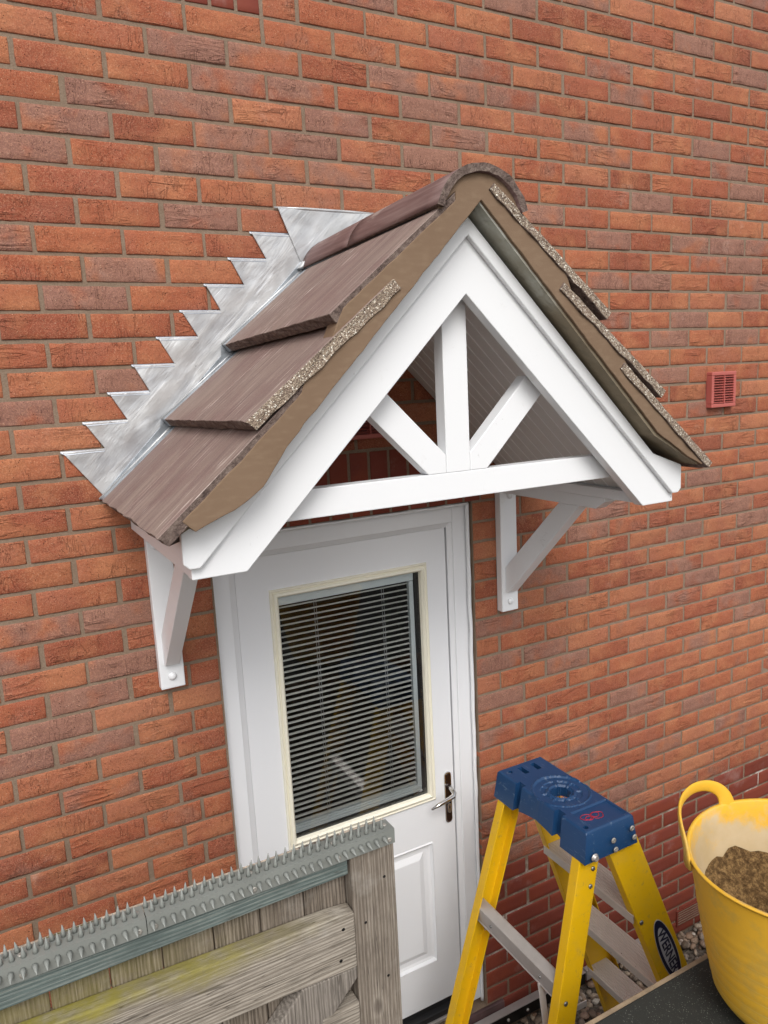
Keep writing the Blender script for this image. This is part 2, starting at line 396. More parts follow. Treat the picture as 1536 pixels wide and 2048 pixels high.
M['screw'] = m_plain('zinc_screw', (.42, .40, .36), .5, .5, .1, 60)
M['rivet'] = m_plain('grey_rivet', (.28, .28, .27), .38, .85, .1, 60)
def m_grp():
    s = NT('yellow_fibreglass')
    c = s.mix(s.noise(5), (.66, .385, .003), (.77, .46, .006))
    c = s.mix(s.math('MULTIPLY', s.rng(s.noise(45, None, 6, .78), .56, .70), .6), c, (.30, .22, .07))
    c = s.mix(s.math('MULTIPLY', s.rng(s.noise(6, None, 5, .7), .5, .7), .25), c, (.42, .30, .08))
    return s.out(c, s.rng(s.noise(20), .3, .7, .34, .5), 0, s.bump(s.noise(1, s.obj((500, 500, 12))), .12, .001), .5)
M['grp'] = m_grp()
def m_blue():
    s = NT('blue_moulded_plastic')
    c = s.mix(s.noise(7, None, 4), (.006, .034, .100), (.012, .056, .145))
    sc = s.rng(s.noise(1, s.obj((70, 14, 60)), 5, .7, 1.5), .60, .70)
    c = s.mix(s.math('MULTIPLY', sc, .4), c, (.22, .30, .38))
    c = s.mix(s.math('MULTIPLY', s.rng(s.noise(18, None, 6, .8), .62, .76), .55), c, (.30, .31, .30))
    return s.out(c, .42, 0, s.bump(s.noise(300, None, 3), .2, .001), .5)
M['blue'] = m_blue()
M['redpaint'] = m_plain('red_marker_scrawl', (.30, .01, .03), .5, 0, .3, 30)
def m_tread():
    s = NT('dusty_aluminium_tread')
    c = s.mix(s.noise(8, None, 5, .65), (.42, .37, .33), (.57, .51, .46))
    c = s.mix(s.math('MULTIPLY', s.rng(s.vor(45), .10, .04), s.rng(s.noise(7), .5, .6)), c, (.07, .05, .035))
    return s.out(c, .55, .25, s.bump(s.noise(60, None, 4), .25, .002), .4)
M['tread'] = m_tread()
M['navy'] = m_plain('navy_sticker', (.008, .012, .035), .35)
M['silver'] = m_plain('silver_sticker', (.50, .51, .52), .4, .2)
def m_tub():
    s = NT('yellow_rubber_tub')
    at = s.n('Attribute'); at.attribute_name = 'bc'; sep = s.n('SeparateColor'); s.t.links.new(at.outputs['Color'], sep.inputs[0])
    inn, hh = sep.outputs[0], sep.outputs[1]
    c = s.mix(s.noise(5, None, 4), (.70, .375, .02), (.78, .45, .04))
    dirt = s.rng(s.noise(11, None, 6, .75), .46, .66)
    c = s.mix(s.math('MULTIPLY', dirt, .42), c, (.42, .30, .09))
    low = s.rng(hh, .45, .1)
    c = s.mix(s.math('MULTIPLY', low, s.rng(s.noise(4, None, 4), .35, .6, .2, .65)), c, (.33, .27, .04))
    dust = s.math('MULTIPLY', inn, s.rng(s.math('ADD', s.noise(8, None, 6, .7), s.math('MULTIPLY', s.math('SUBTRACT', .95, hh), 1.1)), .42, .66))
    c = s.mix(s.math('MULTIPLY', dust, .9), c, s.mix(s.noise(14, None, 5), (.42, .32, .17), (.62, .52, .38)))
    band = s.math('MULTIPLY', s.rng(s.math('ABSOLUTE', s.math('SUBTRACT', s.math('FRACT', s.math('MULTIPLY', hh, 13.0)), .5)), .06, .0), s.math('SUBTRACT', 1.0, inn))  # light caught on the outer ridges, put into the colour as pale rings
    c = s.mix(s.math('MULTIPLY', s.math('MULTIPLY', band, s.rng(hh, .75, .5)), .45), c, (.85, .68, .25))
    spl = s.rng(s.noise(38, None, 5, .8), .66, .76)
    c = s.mix(s.math('MULTIPLY', spl, .5), c, (.45, .38, .30))
    h = s.math('ADD', s.noise(40, None, 4), 0)
    return s.out(c, .55, 0, s.bump(h, .25, .002), .4)
M['tub'] = m_tub()
def m_sand():
    s = NT('damp_building_sand')
    c = s.ramp(s.noise(75, None, 6, .8), [(.3, (.03, .017, .008)), (.48, (.13, .075, .030)), (.62, (.32, .20, .085)), (.75, (.42, .28, .13))])
    return s.out(c, .95, 0, s.bump(s.noise(90, None, 6, .8), 1, .008), .2)
M['sand'] = m_sand()
def m_felt():
    s = NT('black_mineral_felt')
    c = s.mix(s.noise(4, None, 4), (.016, .017, .015), (.034, .036, .031))
    c = s.mix(s.math('MULTIPLY', s.rng(s.vor(230), .30, .12), s.rng(s.noise(60), .42, .6)), c, (.17, .175, .15))
    return s.out(c, .82, 0, s.bump(s.noise(600, None, 3), .8, .0015), .35)
M['felt'] = m_felt()
M['tan'] = m_plain('raw_tan_timber', (.30, .225, .145), .85, 0, .2, 30, .4, 90, .002)
M['purple_step'] = m_plain('plum_painted_step', (.085, .045, .045), .5, 0, .3, 12, .4, 60, .002, .5, ((.3, .22, .2), 30, .62, .75, .6))
M['bar'] = m_plain('black_coated_steel', (.02, .019, .018), .32, .6, .3, 30, .3, 90, .001)
def m_ground():
    s = NT('earth_and_grit')
    c = s.ramp(s.noise(60, None, 6, .75), [(.3, (.06, .048, .036)), (.55, (.15, .125, .10)), (.75, (.27, .235, .20))])
    return s.out(c, .95, 0, s.bump(s.vor(60), 1, .01), .2)
M['ground'] = m_ground()
def m_pebble():
    s = NT('pea_gravel')
    at = s.n('Attribute'); at.attribute_name = 'bc'; sep = s.n('SeparateColor'); s.t.links.new(at.outputs['Color'], sep.inputs[0])
    c = s.ramp(sep.outputs[0], [(0, (.13, .095, .065)), (.25, (.28, .20, .14)), (.45, (.23, .195, .16)), (.65, (.42, .33, .24)), (.85, (.27, .16, .10)), (1, (.62, .56, .48))])
    c = s.mix(s.rng(s.noise(120, None, 4), .4, .7, 0, .4), c, (.12, .10, .085))
    return s.out(c, .7, 0, s.bump(s.noise(200, None, 3), .4, .002), .4)
M['pebble'] = m_pebble()

# ------------------------------------------------------------------ brick wall
GZ = -3.72
HX0, HX1, HZ0, HZ1 = .165, 1.125, -3.5625, -1.4625         # door opening
PUR = set()
def P(r, *ks):
    for k in ks: PUR.add((r, k))
P(-3, 5.5, 9.5); P(-2, 3, 11); P(-1, 7.5, 12.5)
P(0, 5, 8); P(1, .5, 1.5, 3.5, 4.5, 5.5); P(2, 1, 2, 4, 7, 10); P(3, -.5, .5, 2.5, 4.5, 7.5, 10.5); P(4, -1, 1, 2, 4, 11)
P(5, -1.5, .5, 1.5, 2.5, 8.5); P(7, 1, .5, 7.5, 9.5, 10.5, 11.5); P(8, -2, 10, 11); P(9, -.5, 7.5, 8.5, 11.5); P(10, -1, 11); P(11, 7.5, 9.5)
P(12, 9, 11); P(13, -.5); P(14, -2, 9); P(16, 10); P(20, 10); P(21, 7.5); P(22, -2, -1, 11, 7); P(23, -2.5, 9.5, 11.5); P(24, -1, 6); P(25, -1.5, 6.5, 9.5)
P(26, -2, 5, 10); P(27, -2.5, -1.5, 9.5); P(28, 5, 6, 11); P(29, -1.5, 6.5, 11.5); P(30, 5, 10); P(32, 5, 8); P(33, 8.5); P(34, 7, 10); P(6, 6); P(36, 6, 9); P(35, 7.5); P(38, 8)
KNOWN = lambda r, k: (-3 <= r <= 34)
wall = thing('brick_wall', 'red rustic brick house wall laid in stretcher bond with smooth red plinth', 'wall', (1.5, .05, GZ))
bk, bs = MB(), MB(); bk.c = []; bs.c = []
def brick(mb, x0, x1, z0, z1, col, rough=1.0, y=0.0, depth=.1):
    """one brick: a wavy face with rounded arrises and four sides"""
    L = x1 - x0; H = z1 - z0
    nx = max(2, int(round(L / .028))); nz = max(2, int(round(H / .016)))
    b = .0022
    xs = [x0, x0 + b] + [x0 + b + (L - 2 * b) * i / nx for i in range(1, nx)] + [x1 - b, x1]
    zs = [z0, z0 + b] + [z0 + b + (H - 2 * b) * i / nz for i in range(1, nz)] + [z1 - b, z1]
    dy = random.gauss(0, .0008) * rough + y; rx = random.gauss(0, .004) * rough; rz = random.gauss(0, .010) * rough
    sd_ = random.uniform(0, 90); cx, cz = (x0 + x1) / 2, (z0 + z1) / 2; vs = []; W = len(xs)
    for j, z in enumerate(zs):
        for i, x in enumerate(xs):
            e = (i in (0, W - 1)) + (j in (0, len(zs) - 1))
            n1 = noise.noise(Vector((x * 22 + sd_, z * 34, 1))); n2 = noise.noise(Vector((x * 60, z * 60 + sd_, 5)))
            yy = dy + (x - cx) * rx + (z - cz) * rz + rough * (n1 * .0011 + n2 * .0006) + (.0013 if e else 0) + (.0012 if e == 2 else 0)
            ox = oz = 0
            if e:
                ox = noise.noise(Vector((z * 70, x * 9 + sd_, 2))) * .0016 * rough; oz = noise.noise(Vector((x * 45, z * 9 + sd_, 8))) * .0019 * rough
            vs.append((x + ox, yy, z + oz))
    fs = [(j * W + i, j * W + i + 1, (j + 1) * W + i + 1, (j + 1) * W + i) for j in range(len(zs) - 1) for i in range(W - 1)]
    n0 = len(vs); rim = [i for i in range(W)] + [j * W + W - 1 for j in range(1, len(zs))] + [(len(zs) - 1) * W + i for i in range(W - 2, -1, -1)] + [j * W for j in range(len(zs) - 2, 0, -1)]
    for i in rim: v = vs[i]; vs.append((v[0], depth, v[2]))
    K = len(rim)
    fs += [(rim[i], n0 + i, n0 + (i + 1) % K, rim[(i + 1) % K]) for i in range(K)]
    mb.add(vs, fs, 0, True); mb.c += list(col) * len(vs)
SOLD = [(.119, 1.169, -1.4625, -1.2375), (-.90, .45, .0375, .2625)]
J = .0054; JX = .0062
def lay(r, a, b):
    """brick in row r between joint centres a and b, cut round the openings"""
    zc = -.075 * r; zt, zb = zc + .0375, zc - .0375
    segs = [(a, b)]
    for hx0, hx1, hz0, hz1 in [(HX0 - .005, HX1 + .0, HZ0, HZ1)] + SOLD:
        if zc < hz1 and zc > hz0:
            ns = []
            for p, q in segs:
                if q <= hx0 or p >= hx1: ns.append((p, q)); continue
                if p < hx0 - .03: ns.append((p, hx0))
                if q > hx1 + .03: ns.append((hx1, q))
            segs = ns
    k = a / .225
    for p, q in segs:
        sm = r >= 40
        pur = (r, round(k * 2) / 2) in PUR
        if pur: g = random.uniform(.55, 1.0)
        elif KNOWN(r, k): g = random.choice([0, 0, 0, 0, .1, .2])
        else: g = random.choice([0, 0, .15, .3, .6])
        col = (random.random(), g, random.random(), 1)
        jx = lambda: random.gauss(0, .0012)
        brick(bs if sm else bk, p + JX + jx(), q - JX + jx(), zb + J + random.gauss(0, .0006), zt - J + random.gauss(0, .0006), col, .45 if sm else 1.0)
for r in range(-15, 50):
    if r % 2 == 0:
        for k in range(-9, 21): lay(r, .225 * k, .225 * (k + 1))
    else:
        for k in range(-9, 20):
            a = .225 * (k + .5)
            if 19 < r < 48 and k == -1: lay(r, a, .061)
            elif 19 < r < 48 and k == 0: lay(r, .061, .17) ; continue
            else: lay(r, a, a + .225)
o = bk.build('brickwork', M['brick'], wall, fix=False)
o = bs.build('plinth', M['brick_s'], wall, fix=False)
for x0, x1, z0, z1 in SOLD:
    mb = MB(); mb.c = []; n = int(round((x1 - x0) / .075))
    for i in range(n):
        a = x0 + .075 * i; brick(mb, a + J, a + .075 - J, z0 + J, z1 - J, (random.random(), 0, random.random(), 1), .5)
    mb.build('soldier_course', M['brick_s'], wall, fix=False)
mb = MB()
e = .0032
mb.box(-2.1, HX0 - .004, e, .098, GZ - .05, 1.18); mb.box(HX1 + .004, 4.8, e, .0981, GZ - .05, 1.18)
mb.box(HX0 - .004, HX1 + .004, e, .0982, HZ1 + .004, 1.18); mb.box(HX0 - .004, HX1 + .004, e, .0983, GZ - .05, HZ0 - .002)
mb.build('mortar_joint', M['mortar'], wall)
# air brick low down beyond the ladder
mb = MB(); mb.box(2.235, 2.44, -.006, .02, -3.665, -3.585)
for i in range(6): mb.box(2.242, 2.433, -.0075, .0, -3.658 + i * .0125, -3.653 + i * .0125, 1)
mb.build('air_brick', [M['brick_s'], M['mortar']], wall)
mb = MB(); mb.box(-2.1, 4.8, .10, .30, GZ - .05, HZ0 + .0); mb.box(-2.1, HX0 - .02, .10, .30, HZ0, 1.18); mb.box(HX1 + .02, 4.8, .10, .30, HZ0, 1.18); mb.box(HX0 - .02, HX1 + .02, .10, .30, HZ1 + .02, 1.18)
mb.build('inner_leaf', M['mortar'], wall)
# dim hallway behind the glass
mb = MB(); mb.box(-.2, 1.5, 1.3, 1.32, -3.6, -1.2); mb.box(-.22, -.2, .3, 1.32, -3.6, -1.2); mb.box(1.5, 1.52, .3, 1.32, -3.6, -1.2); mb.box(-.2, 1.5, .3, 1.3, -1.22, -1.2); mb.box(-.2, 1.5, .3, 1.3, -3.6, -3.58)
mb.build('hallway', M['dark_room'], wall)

# ------------------------------------------------------------------ ground and gravel
mb = MB(); mb.box(-60, 60, -60, 60, GZ - .3, GZ)
g = mb.build('ground', M['ground']); tag(g, 'earth and grit ground at the foot of the wall', 'ground', kind='structure')
ico = []
for q in range(6):
    bm = bmesh.new(); bmesh.ops.create_icosphere(bm, subdivisions=2, radius=1)
    sx, sy, sz = random.uniform(.7, 1.2), random.uniform(.6, .95), random.uniform(.4, .65)
    for v in bm.verts:
        n = 1 + .22 * noise.noise(v.co * 1.3 + Vector((q * 9, 0, 0))); v.co = Vector((v.co.x * sx * n, v.co.y * sy * n, v.co.z * sz * n))
    bm.verts.index_update(); ico.append(([v.co.copy() for v in bm.verts], [[v.index for v in f.verts] for f in bm.faces])); bm.free()
mb = MB(); mb.c = []
for i in range(3600):
    x, y = random.uniform(.85, 3.1), random.uniform(-1.0, -.01)
    if y < -.75 and x < 1.0: continue
    s_ = random.choice([.010, .012, .014, .016, .021]) * random.uniform(.85, 1.15)
    vs, fs = random.choice(ico); rot = Matrix.Rotation(random.uniform(0, 6.28), 3, 'Z') @ Matrix.Rotation(random.gauss(0, .5), 3, 'X')
    c0 = Vector((x, y, GZ + s_ * .4 + random.choice([0, 0, .010, .018])))
    mb.add([c0 + rot @ (v * s_) for v in vs], fs, 0, True); mb.c += [random.random(), 0, 0, 1] * len(vs)
gv = mb.build('gravel', M['pebble'], fix=False); tag(gv, 'small brown and grey pebbles spread along the foot of the wall', 'gravel', kind='stuff')

# ------------------------------------------------------------------ door
door = thing('entrance_door', 'white front door with half glazed blind panel under the canopy', 'door', (.64, .07, -3.56))
DY = .032
mb = MB()   # outer frame: flat face plus an inner splay
fx0, fx1, fz0, fz1 = .160, 1.122, -3.545, -1.470
ix0, ix1, iz1 = .222, 1.060, -1.533
mb.box(fx0, ix0, DY, .10, fz0, fz1); mb.box(ix1, fx1, DY, .10, fz0, fz1); mb.box(ix0, ix1, DY, .10, iz1, fz1)
f_ = mb.build('frame', M['frame'], door, .004, 3)
mb = MB()
mb.prism([(ix0, DY + .006), (ix0 + .020, DY + .017), (ix0 + .020, .09), (ix0, .09)], fz0, iz1, 2)
mb.prism([(ix1, DY + .006), (ix1 - .016, DY + .017), (ix1 - .016, .09), (ix1, .09)], fz0, iz1, 2)
mb.prism([(DY + .006, iz1), (DY + .017, iz1 - .018), (.09, iz1 - .018), (.09, iz1)], ix0 + .021, ix1 - .017, 0)
mb.build('frame_splay', M['frame'], f_)
mb = MB()   # wavy sealant bead round the frame
for side in (0, 1):
    x = fx0 - .002 if side == 0 else fx1 - .003
    pts = [Vector((x + noise.noise(Vector((z * 9, side * 7, 0))) * .003, .020, z)) for z in [fz0 + (fz1 - fz0) * i / 90 for i in range(91)]]
    mb.tube(pts, [.0075 + .002 * noise.noise(Vector((p.z * 14, side, 3))) for p in pts], 8)
pts = [Vector((x, .018, fz1 + .002 + noise.noise(Vector((x * 14, 2, 0))) * .002)) for x in [fx0 + (fx1 - fx0) * i / 50 for i in range(51)]]
mb.tube(pts, .006, 8)
mb.build('sealant', M['frame'], f_)
lx0, lx1, lz0, lz1 = .243, 1.037, -3.485, -1.552
gx0, gx1, gz0, gz1 = .352, .952, -2.602, -1.668           # bead outer
LY = .050
mb = MB(); mb.box(lx0, gx0 + .02, LY, .09, lz0, lz1); mb.box(gx1 - .02, lx1, LY, .09, lz0, lz1)
lf = mb.build('door_leaf', M['door'], door)
mb = MB(); mb.box(gx0 + .02, gx1 - .02, LY, .09, gz1 - .02, lz1)
px0, px1, pz0, pz1 = .358, .935, -3.300, -2.775
mb.box(gx0 + .02, gx1 - .02, LY, .09, pz1, gz0 + .02); mb.box(gx0 + .02, gx1 - .02, LY, .09, lz0, pz0)
mb.build('door_rail', M['doorh'], lf)
mb = MB()   # sunk and raised lower panel
mb.box(px0, px1, LY + .014, .09, pz0, pz1)
def ring(mb, x0, x1, z0, z1, prof, m=0):
    """mitred frame: prof = [(inset, y)]"""
    vs = []
    for i_, y_ in prof: vs += [(x0 + i_, y_, z0 + i_), (x1 - i_, y_, z0 + i_), (x1 - i_, y_, z1 - i_), (x0 + i_, y_, z1 - i_)]
    fs = [(k * 4 + i, k * 4 + (i + 1) % 4, (k + 1) * 4 + (i + 1) % 4, (k + 1) * 4 + i) for k in range(len(prof) - 1) for i in range(4)]
    mb.add(vs, fs, m)
ring(mb, px0, px1, pz0, pz1, [(0, LY + .001), (.006, LY - .003), (.012, LY + .010), (.022, LY + .0135), (.040, LY + .0135), (.062, LY + .003), (.066, LY + .0025)])
mb.box(px0 + .066, px1 - .066, LY + .0025, .085, pz0 + .066, pz1 - .066)
mb.build('lower_panel', M['door'], lf, fix=True)
mb = MB()
ring(mb, gx0, gx1, gz0, gz1, [(0, LY), (.001, LY - .007), (.005, LY - .010), (.011, LY - .006), (.014, LY - .012), (.022, LY - .015), (.028, LY - .008), (.030, LY + .004), (.030, LY + .02)])
mb.build('glazing_bead', M['cream'], lf)
qx0, qx1, qz0, qz1 = gx0 + .030, gx1 - .030, gz0 + .030, gz1 - .030
mb = MB(); mb.box(qx0 + .001, qx1 - .001, LY + .004, LY + .0065, qz0 + .001, qz1 - .001); mb.build('glass_pane', M['glass'], lf)
mb = MB(); ring(mb, qx0 - .002, qx1 + .002, qz0 - .002, qz1 + .002, [(0, LY + .008), (.004, LY + .008), (.004, LY + .045)])
mb.box(qx1 - .016, qx1 + .002, LY + .009, LY + .05, qz0, qz1); mb.box(qx0, qx1, LY + .010, LY + .05, qz0, qz0 + .012)
mb.build('glazing_gasket', M['black'], lf)
# integral venetian blind
bl = MB(); bx0, bx1 = qx0 + .004, qx1 - .040
zt = qz1 - .032; n = 39; pit = (zt - (qz0 + .040)) / n
for i in range(n):
    z = zt - .010 - pit * i
    t = random.gauss(0, .0006)
    vs = []; K = 5
    for k in range(K):
        u = k / (K - 1) - .5
        vs.append((LY + .022 + u * .014, z + u * .0010 + .0012 * (1 - 4 * u * u) + t))
    prof = vs + [(y, z_ - .0005) for y, z_ in vs[::-1]]
    bl.prism(prof, bx0, bx1, 0)
b_o = bl.build('venetian_blind', M['slat'], lf)
mb = MB(); mb.box(qx0 + .003, qx1 - .018, LY + .012, LY + .034, qz1 - .032, qz1 - .004); mb.build('head_rail', M['rail'], b_o, .002)
mb = MB()
for z0, h_ in ((.012, .012), (.026, .009), (.037, .006)): mb.box(qx0 + .003, qx1 - .018, LY + .012 + h_ * .2, LY + .034, qz0 + z0, qz0 + z0 + h_)
mb.build('bottom_rail', M['rail'], b_o, .0015)
mb = MB(); mb.box(qx1 - .036, qx1 - .018, LY + .014, LY + .032, qz0 + .04, qz1 - .034); mb.build('side_channel', M['rail'], b_o, .0015)
for x in (qx0 + .135, qx0 + .395):
    mb = MB()
    for dx in (-.004, .004): mb.tube([(x + dx, LY + .014, zt), (x + dx, LY + .014, qz0 + .03)], .0007, 5)
    mb.build('ladder_cord', M['silver'], b_o)
# black gap between leaf and frame, threshold
mb = MB(); mb.box(lx1 + .0005, ix1 - .0165, LY + .012, .095, lz0, lz1); mb.box(lx0, lx1, .052, .095, lz0 - .030, lz0 - .001); mb.build('weather_seal', M['black'], door)
mb = MB(); mb.box(lx0 - .02, lx1 + .02, .012, .05, lz0 - .062, lz0 - .046); mb.build('threshold', M['alu'], door, .004, 3)
mb = MB(); mb.box(lx0 - .02, lx1 + .02, .022, .09, lz0 - .046, lz0 - .022); mb.build('threshold_gasket', M['black'], door, .002)
# handle
hx = 1.008; hz = -2.612
def stad(cx, cz, w_, h_, n=10):
    r = w_ / 2; pts = []
    for i in range(n + 1): a = math.pi * i / n; pts.append((cx + r * math.cos(a), cz + h_ / 2 - r + r * math.sin(a)))
    for i in range(n + 1): a = math.pi + math.pi * i / n; pts.append((cx + r * math.cos(a), cz - h_ / 2 + r + r * math.sin(a)))
    return pts
hd = MB().prism(stad(hx, hz, .031, .212), LY - .007, LY, 1).build('handle_plate', M['chrome'], door, .0015)
MB().prism(stad(hx, hz, .022, .200), LY - .0085, LY - .0068, 1).build('plate_inlay', m_plain('dark_brown_enamel', (.02, .009, .006), .2), hd)
MB().tube([(hx + .003, LY, -2.566), (hx + .004, LY - .026, -2.572), (hx + .004, LY - .040, -2.580), (hx - .004, LY - .048, -2.586), (hx - .03, LY - .052, -2.590), (hx - .07, LY - .053, -2.597), (hx - .105, LY - .052, -2.606)],
          [.010, .009, .0098, .0098, .0088, .0078, .0035], 14, 0).build('lever', M['chrome'], hd)
kb = MB().prism(stad(hx, -2.655, .017, .040), LY - .0125, LY - .008, 1).build('key_cylinder', M['chrome'], hd, .001)
MB().prism(stad(hx, -2.650, .004, .012), LY - .0135, LY - .0122, 1).build('keyhole', M['black'], hd)
# step below
st = MB(); st.box(.10, 1.21, -.012, .13, GZ, HZ0 - .004)
tag(st.build('door_step', M['purple_step'], bevel=.006), 'plum painted step under the white door', 'doorstep')
# black rail along the foot of the wall
rb = thing('wall_rail', 'black steel rail with screws running along the foot of the brick wall', 'rail', (1.2, -.03, -3.65))
MB().box(.35, 1.62, -.045, -.018, -3.655, -3.600).build('rail_bar', M['bar'], rb, .002)
MB().box(.35, 1.62, -.049, -.016, -3.5995, -3.594).build('rail_lip', M['alu'], rb, .001)
MB().box(1.63, 2.15, -.042, -.016, -3.648, -3.600).build('rail_end', M['alu'], rb, .002)
for x in (1.13, 1.20, 1.30, 1.45): MB().lathe((x, -.045, -3.628), (0, -1, 0), [(.007, 0), (.006, .004), (.003, .006)], 10).build('screw', M['screw'], rb)

# ------------------------------------------------------------------ vents
def vent(x, z, label):
    v = thing('wall_vent', label, 'vent', (x + .08, 0, z - .075), 'square red plastic vents on the wall')
    w_, h_ = .155, .152; x1 = x + w_; z0 = z - h_
    mb = MB(); t = .016
    mb.box(x, x1, -.030, .003, z - t, z); mb.box(x, x1, -.030, .003, z0, z0 + t); mb.box(x, x + t, -.030, .003, z0 + t, z - t); mb.box(x1 - t, x1, -.030, .003, z0 + t, z - t)
    mb.build('vent_frame', M['pink'], v, .003, 2)
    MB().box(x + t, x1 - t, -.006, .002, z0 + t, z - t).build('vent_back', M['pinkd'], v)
    mb = MB(); n = 11; ph = (h_ - 2 * t) / n
    for i in range(n):
        za = z - t - ph * i
        mb.prism([(-.012, za - .001), (-.0145, za - .001), (-.031, za - ph * .62), (-.031, za - ph * .72), (-.012, za - ph * .22)], x + t, x1 - t, 0)
    mb.box((x + x1) / 2 - .002, (x + x1) / 2 + .002, -.0325, -.010, z0 + t, z - t)
    mb.build('louvre', M['pink'], v)
vent(2.361, -1.045, 'red plastic louvred vent on open brickwork right of the canopy')
vent(.638, -1.045, 'dark red louvred vent shaded inside the gable of the canopy')

# ------------------------------------------------------------------ canopy
XC = .636
cn = thing('door_canopy', 'white gabled door canopy with brown tiled roof on gallows brackets', 'canopy', (XC, 0, -1.42))
def pr(pts, s): return [(XC + s * d_, z) for d_, z in pts]
YB = -.737
inner = [(0, -.668), (.700, -1.368), (.700, -1.398), (.582, -1.398), (0, -.821)]
band = [(0, -.650), (.605, -1.250), (.718, -1.292), (.718, -1.360), (.706, -1.372), (.684, -1.372), (0, -.692)]
MB().prism(pr(inner, 1) + pr(inner[1:-1], -1)[::-1], -.721, -.688, 1).build('bargeboard', M['white'], cn, .002)
MB().prism(pr(band, 1) + pr(band[1:-1], -1)[::-1], YB, -.7215, 1).build('cover_board', M['white'], cn, .0035, 3)
MB().prism([(XC - .50, -1.247), (XC + .50, -1.247), (XC + .52, -1.314), (XC - .52, -1.314)], -.665, -.622, 1).build('collar_beam', M['white'], cn, .002)
MB().box(XC - .0355, XC + .0355, -.6652, -.624, -1.2468, -.80).build('king_post', M['white'], cn, .002)
for s in (-1, 1):
    a = Vector((.036, 0, -1.1985)); hw = .0325 * 1.414
    pts = [(.0362, -1.201 + .0), (.0362, -1.2466), (.088, -1.2466), (.275, -1.060), (.22, -1.017)]
    MB().prism(pr(pts, s), -.6648, -.625, 1).build('strut', M['white'], cn, .002)
M['soffit'] = m_plain('shade_toned_soffit', (.70, .685, .66), .5, 0, .02, 6); M['groove'] = m_plain('lit_groove_facet', (.86, .86, .85), .4)  # one white lining: shade put into board colour, caught light into groove facets
# boarded lining of the slopes: narrow boards with V joints running down the slope
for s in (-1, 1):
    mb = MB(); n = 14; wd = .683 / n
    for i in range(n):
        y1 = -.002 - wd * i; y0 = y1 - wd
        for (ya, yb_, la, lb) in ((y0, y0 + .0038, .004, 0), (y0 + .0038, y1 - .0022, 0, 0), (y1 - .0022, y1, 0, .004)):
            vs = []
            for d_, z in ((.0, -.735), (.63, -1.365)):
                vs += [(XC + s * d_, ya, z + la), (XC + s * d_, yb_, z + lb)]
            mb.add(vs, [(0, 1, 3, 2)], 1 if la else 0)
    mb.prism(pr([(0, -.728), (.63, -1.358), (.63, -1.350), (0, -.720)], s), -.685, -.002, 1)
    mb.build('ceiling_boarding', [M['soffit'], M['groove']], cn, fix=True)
    # eaves beam and fascia
    MB().box(*sorted((XC + s * .600, XC + s * .698)), -.6875, -.002, -1.398, -1.368).build('eaves_beam', M['white'], cn, .002)
    MB().box(*sorted((XC + s * .632, XC + s * .692)), -.6873, -.003, -1.3675, -1.350).build('eaves_beam', M['white'], cn, .002)
    MB().box(*sorted((XC + s * .690, XC + s * .703)), -.7205, -.004, -1.366, -1.285).build('fascia', M['white'], cn, .001)
    # felt support tray, dark underlay
    MB().prism(pr([(0, -.655), (.700, -1.300), (.735, -1.318), (.735, -1.324), (.69, -1.310), (0, -.668)], s), -.70, -.004, 1).build('underlay', m_plain('brown_underlay', (.06, .04, .033), .7) if s < 0 else bpy.data.materials['brown_underlay'], cn)
    # undercloak strip over the verge
    MB().prism(pr([(0, -.627), (.56, -1.187), (.725, -1.283), (.725, -1.289), (.555, -1.194), (0, -.634)], s), -.783 if s > 0 else -.775, -.690, 1).build('undercloak', M['under'], cn)
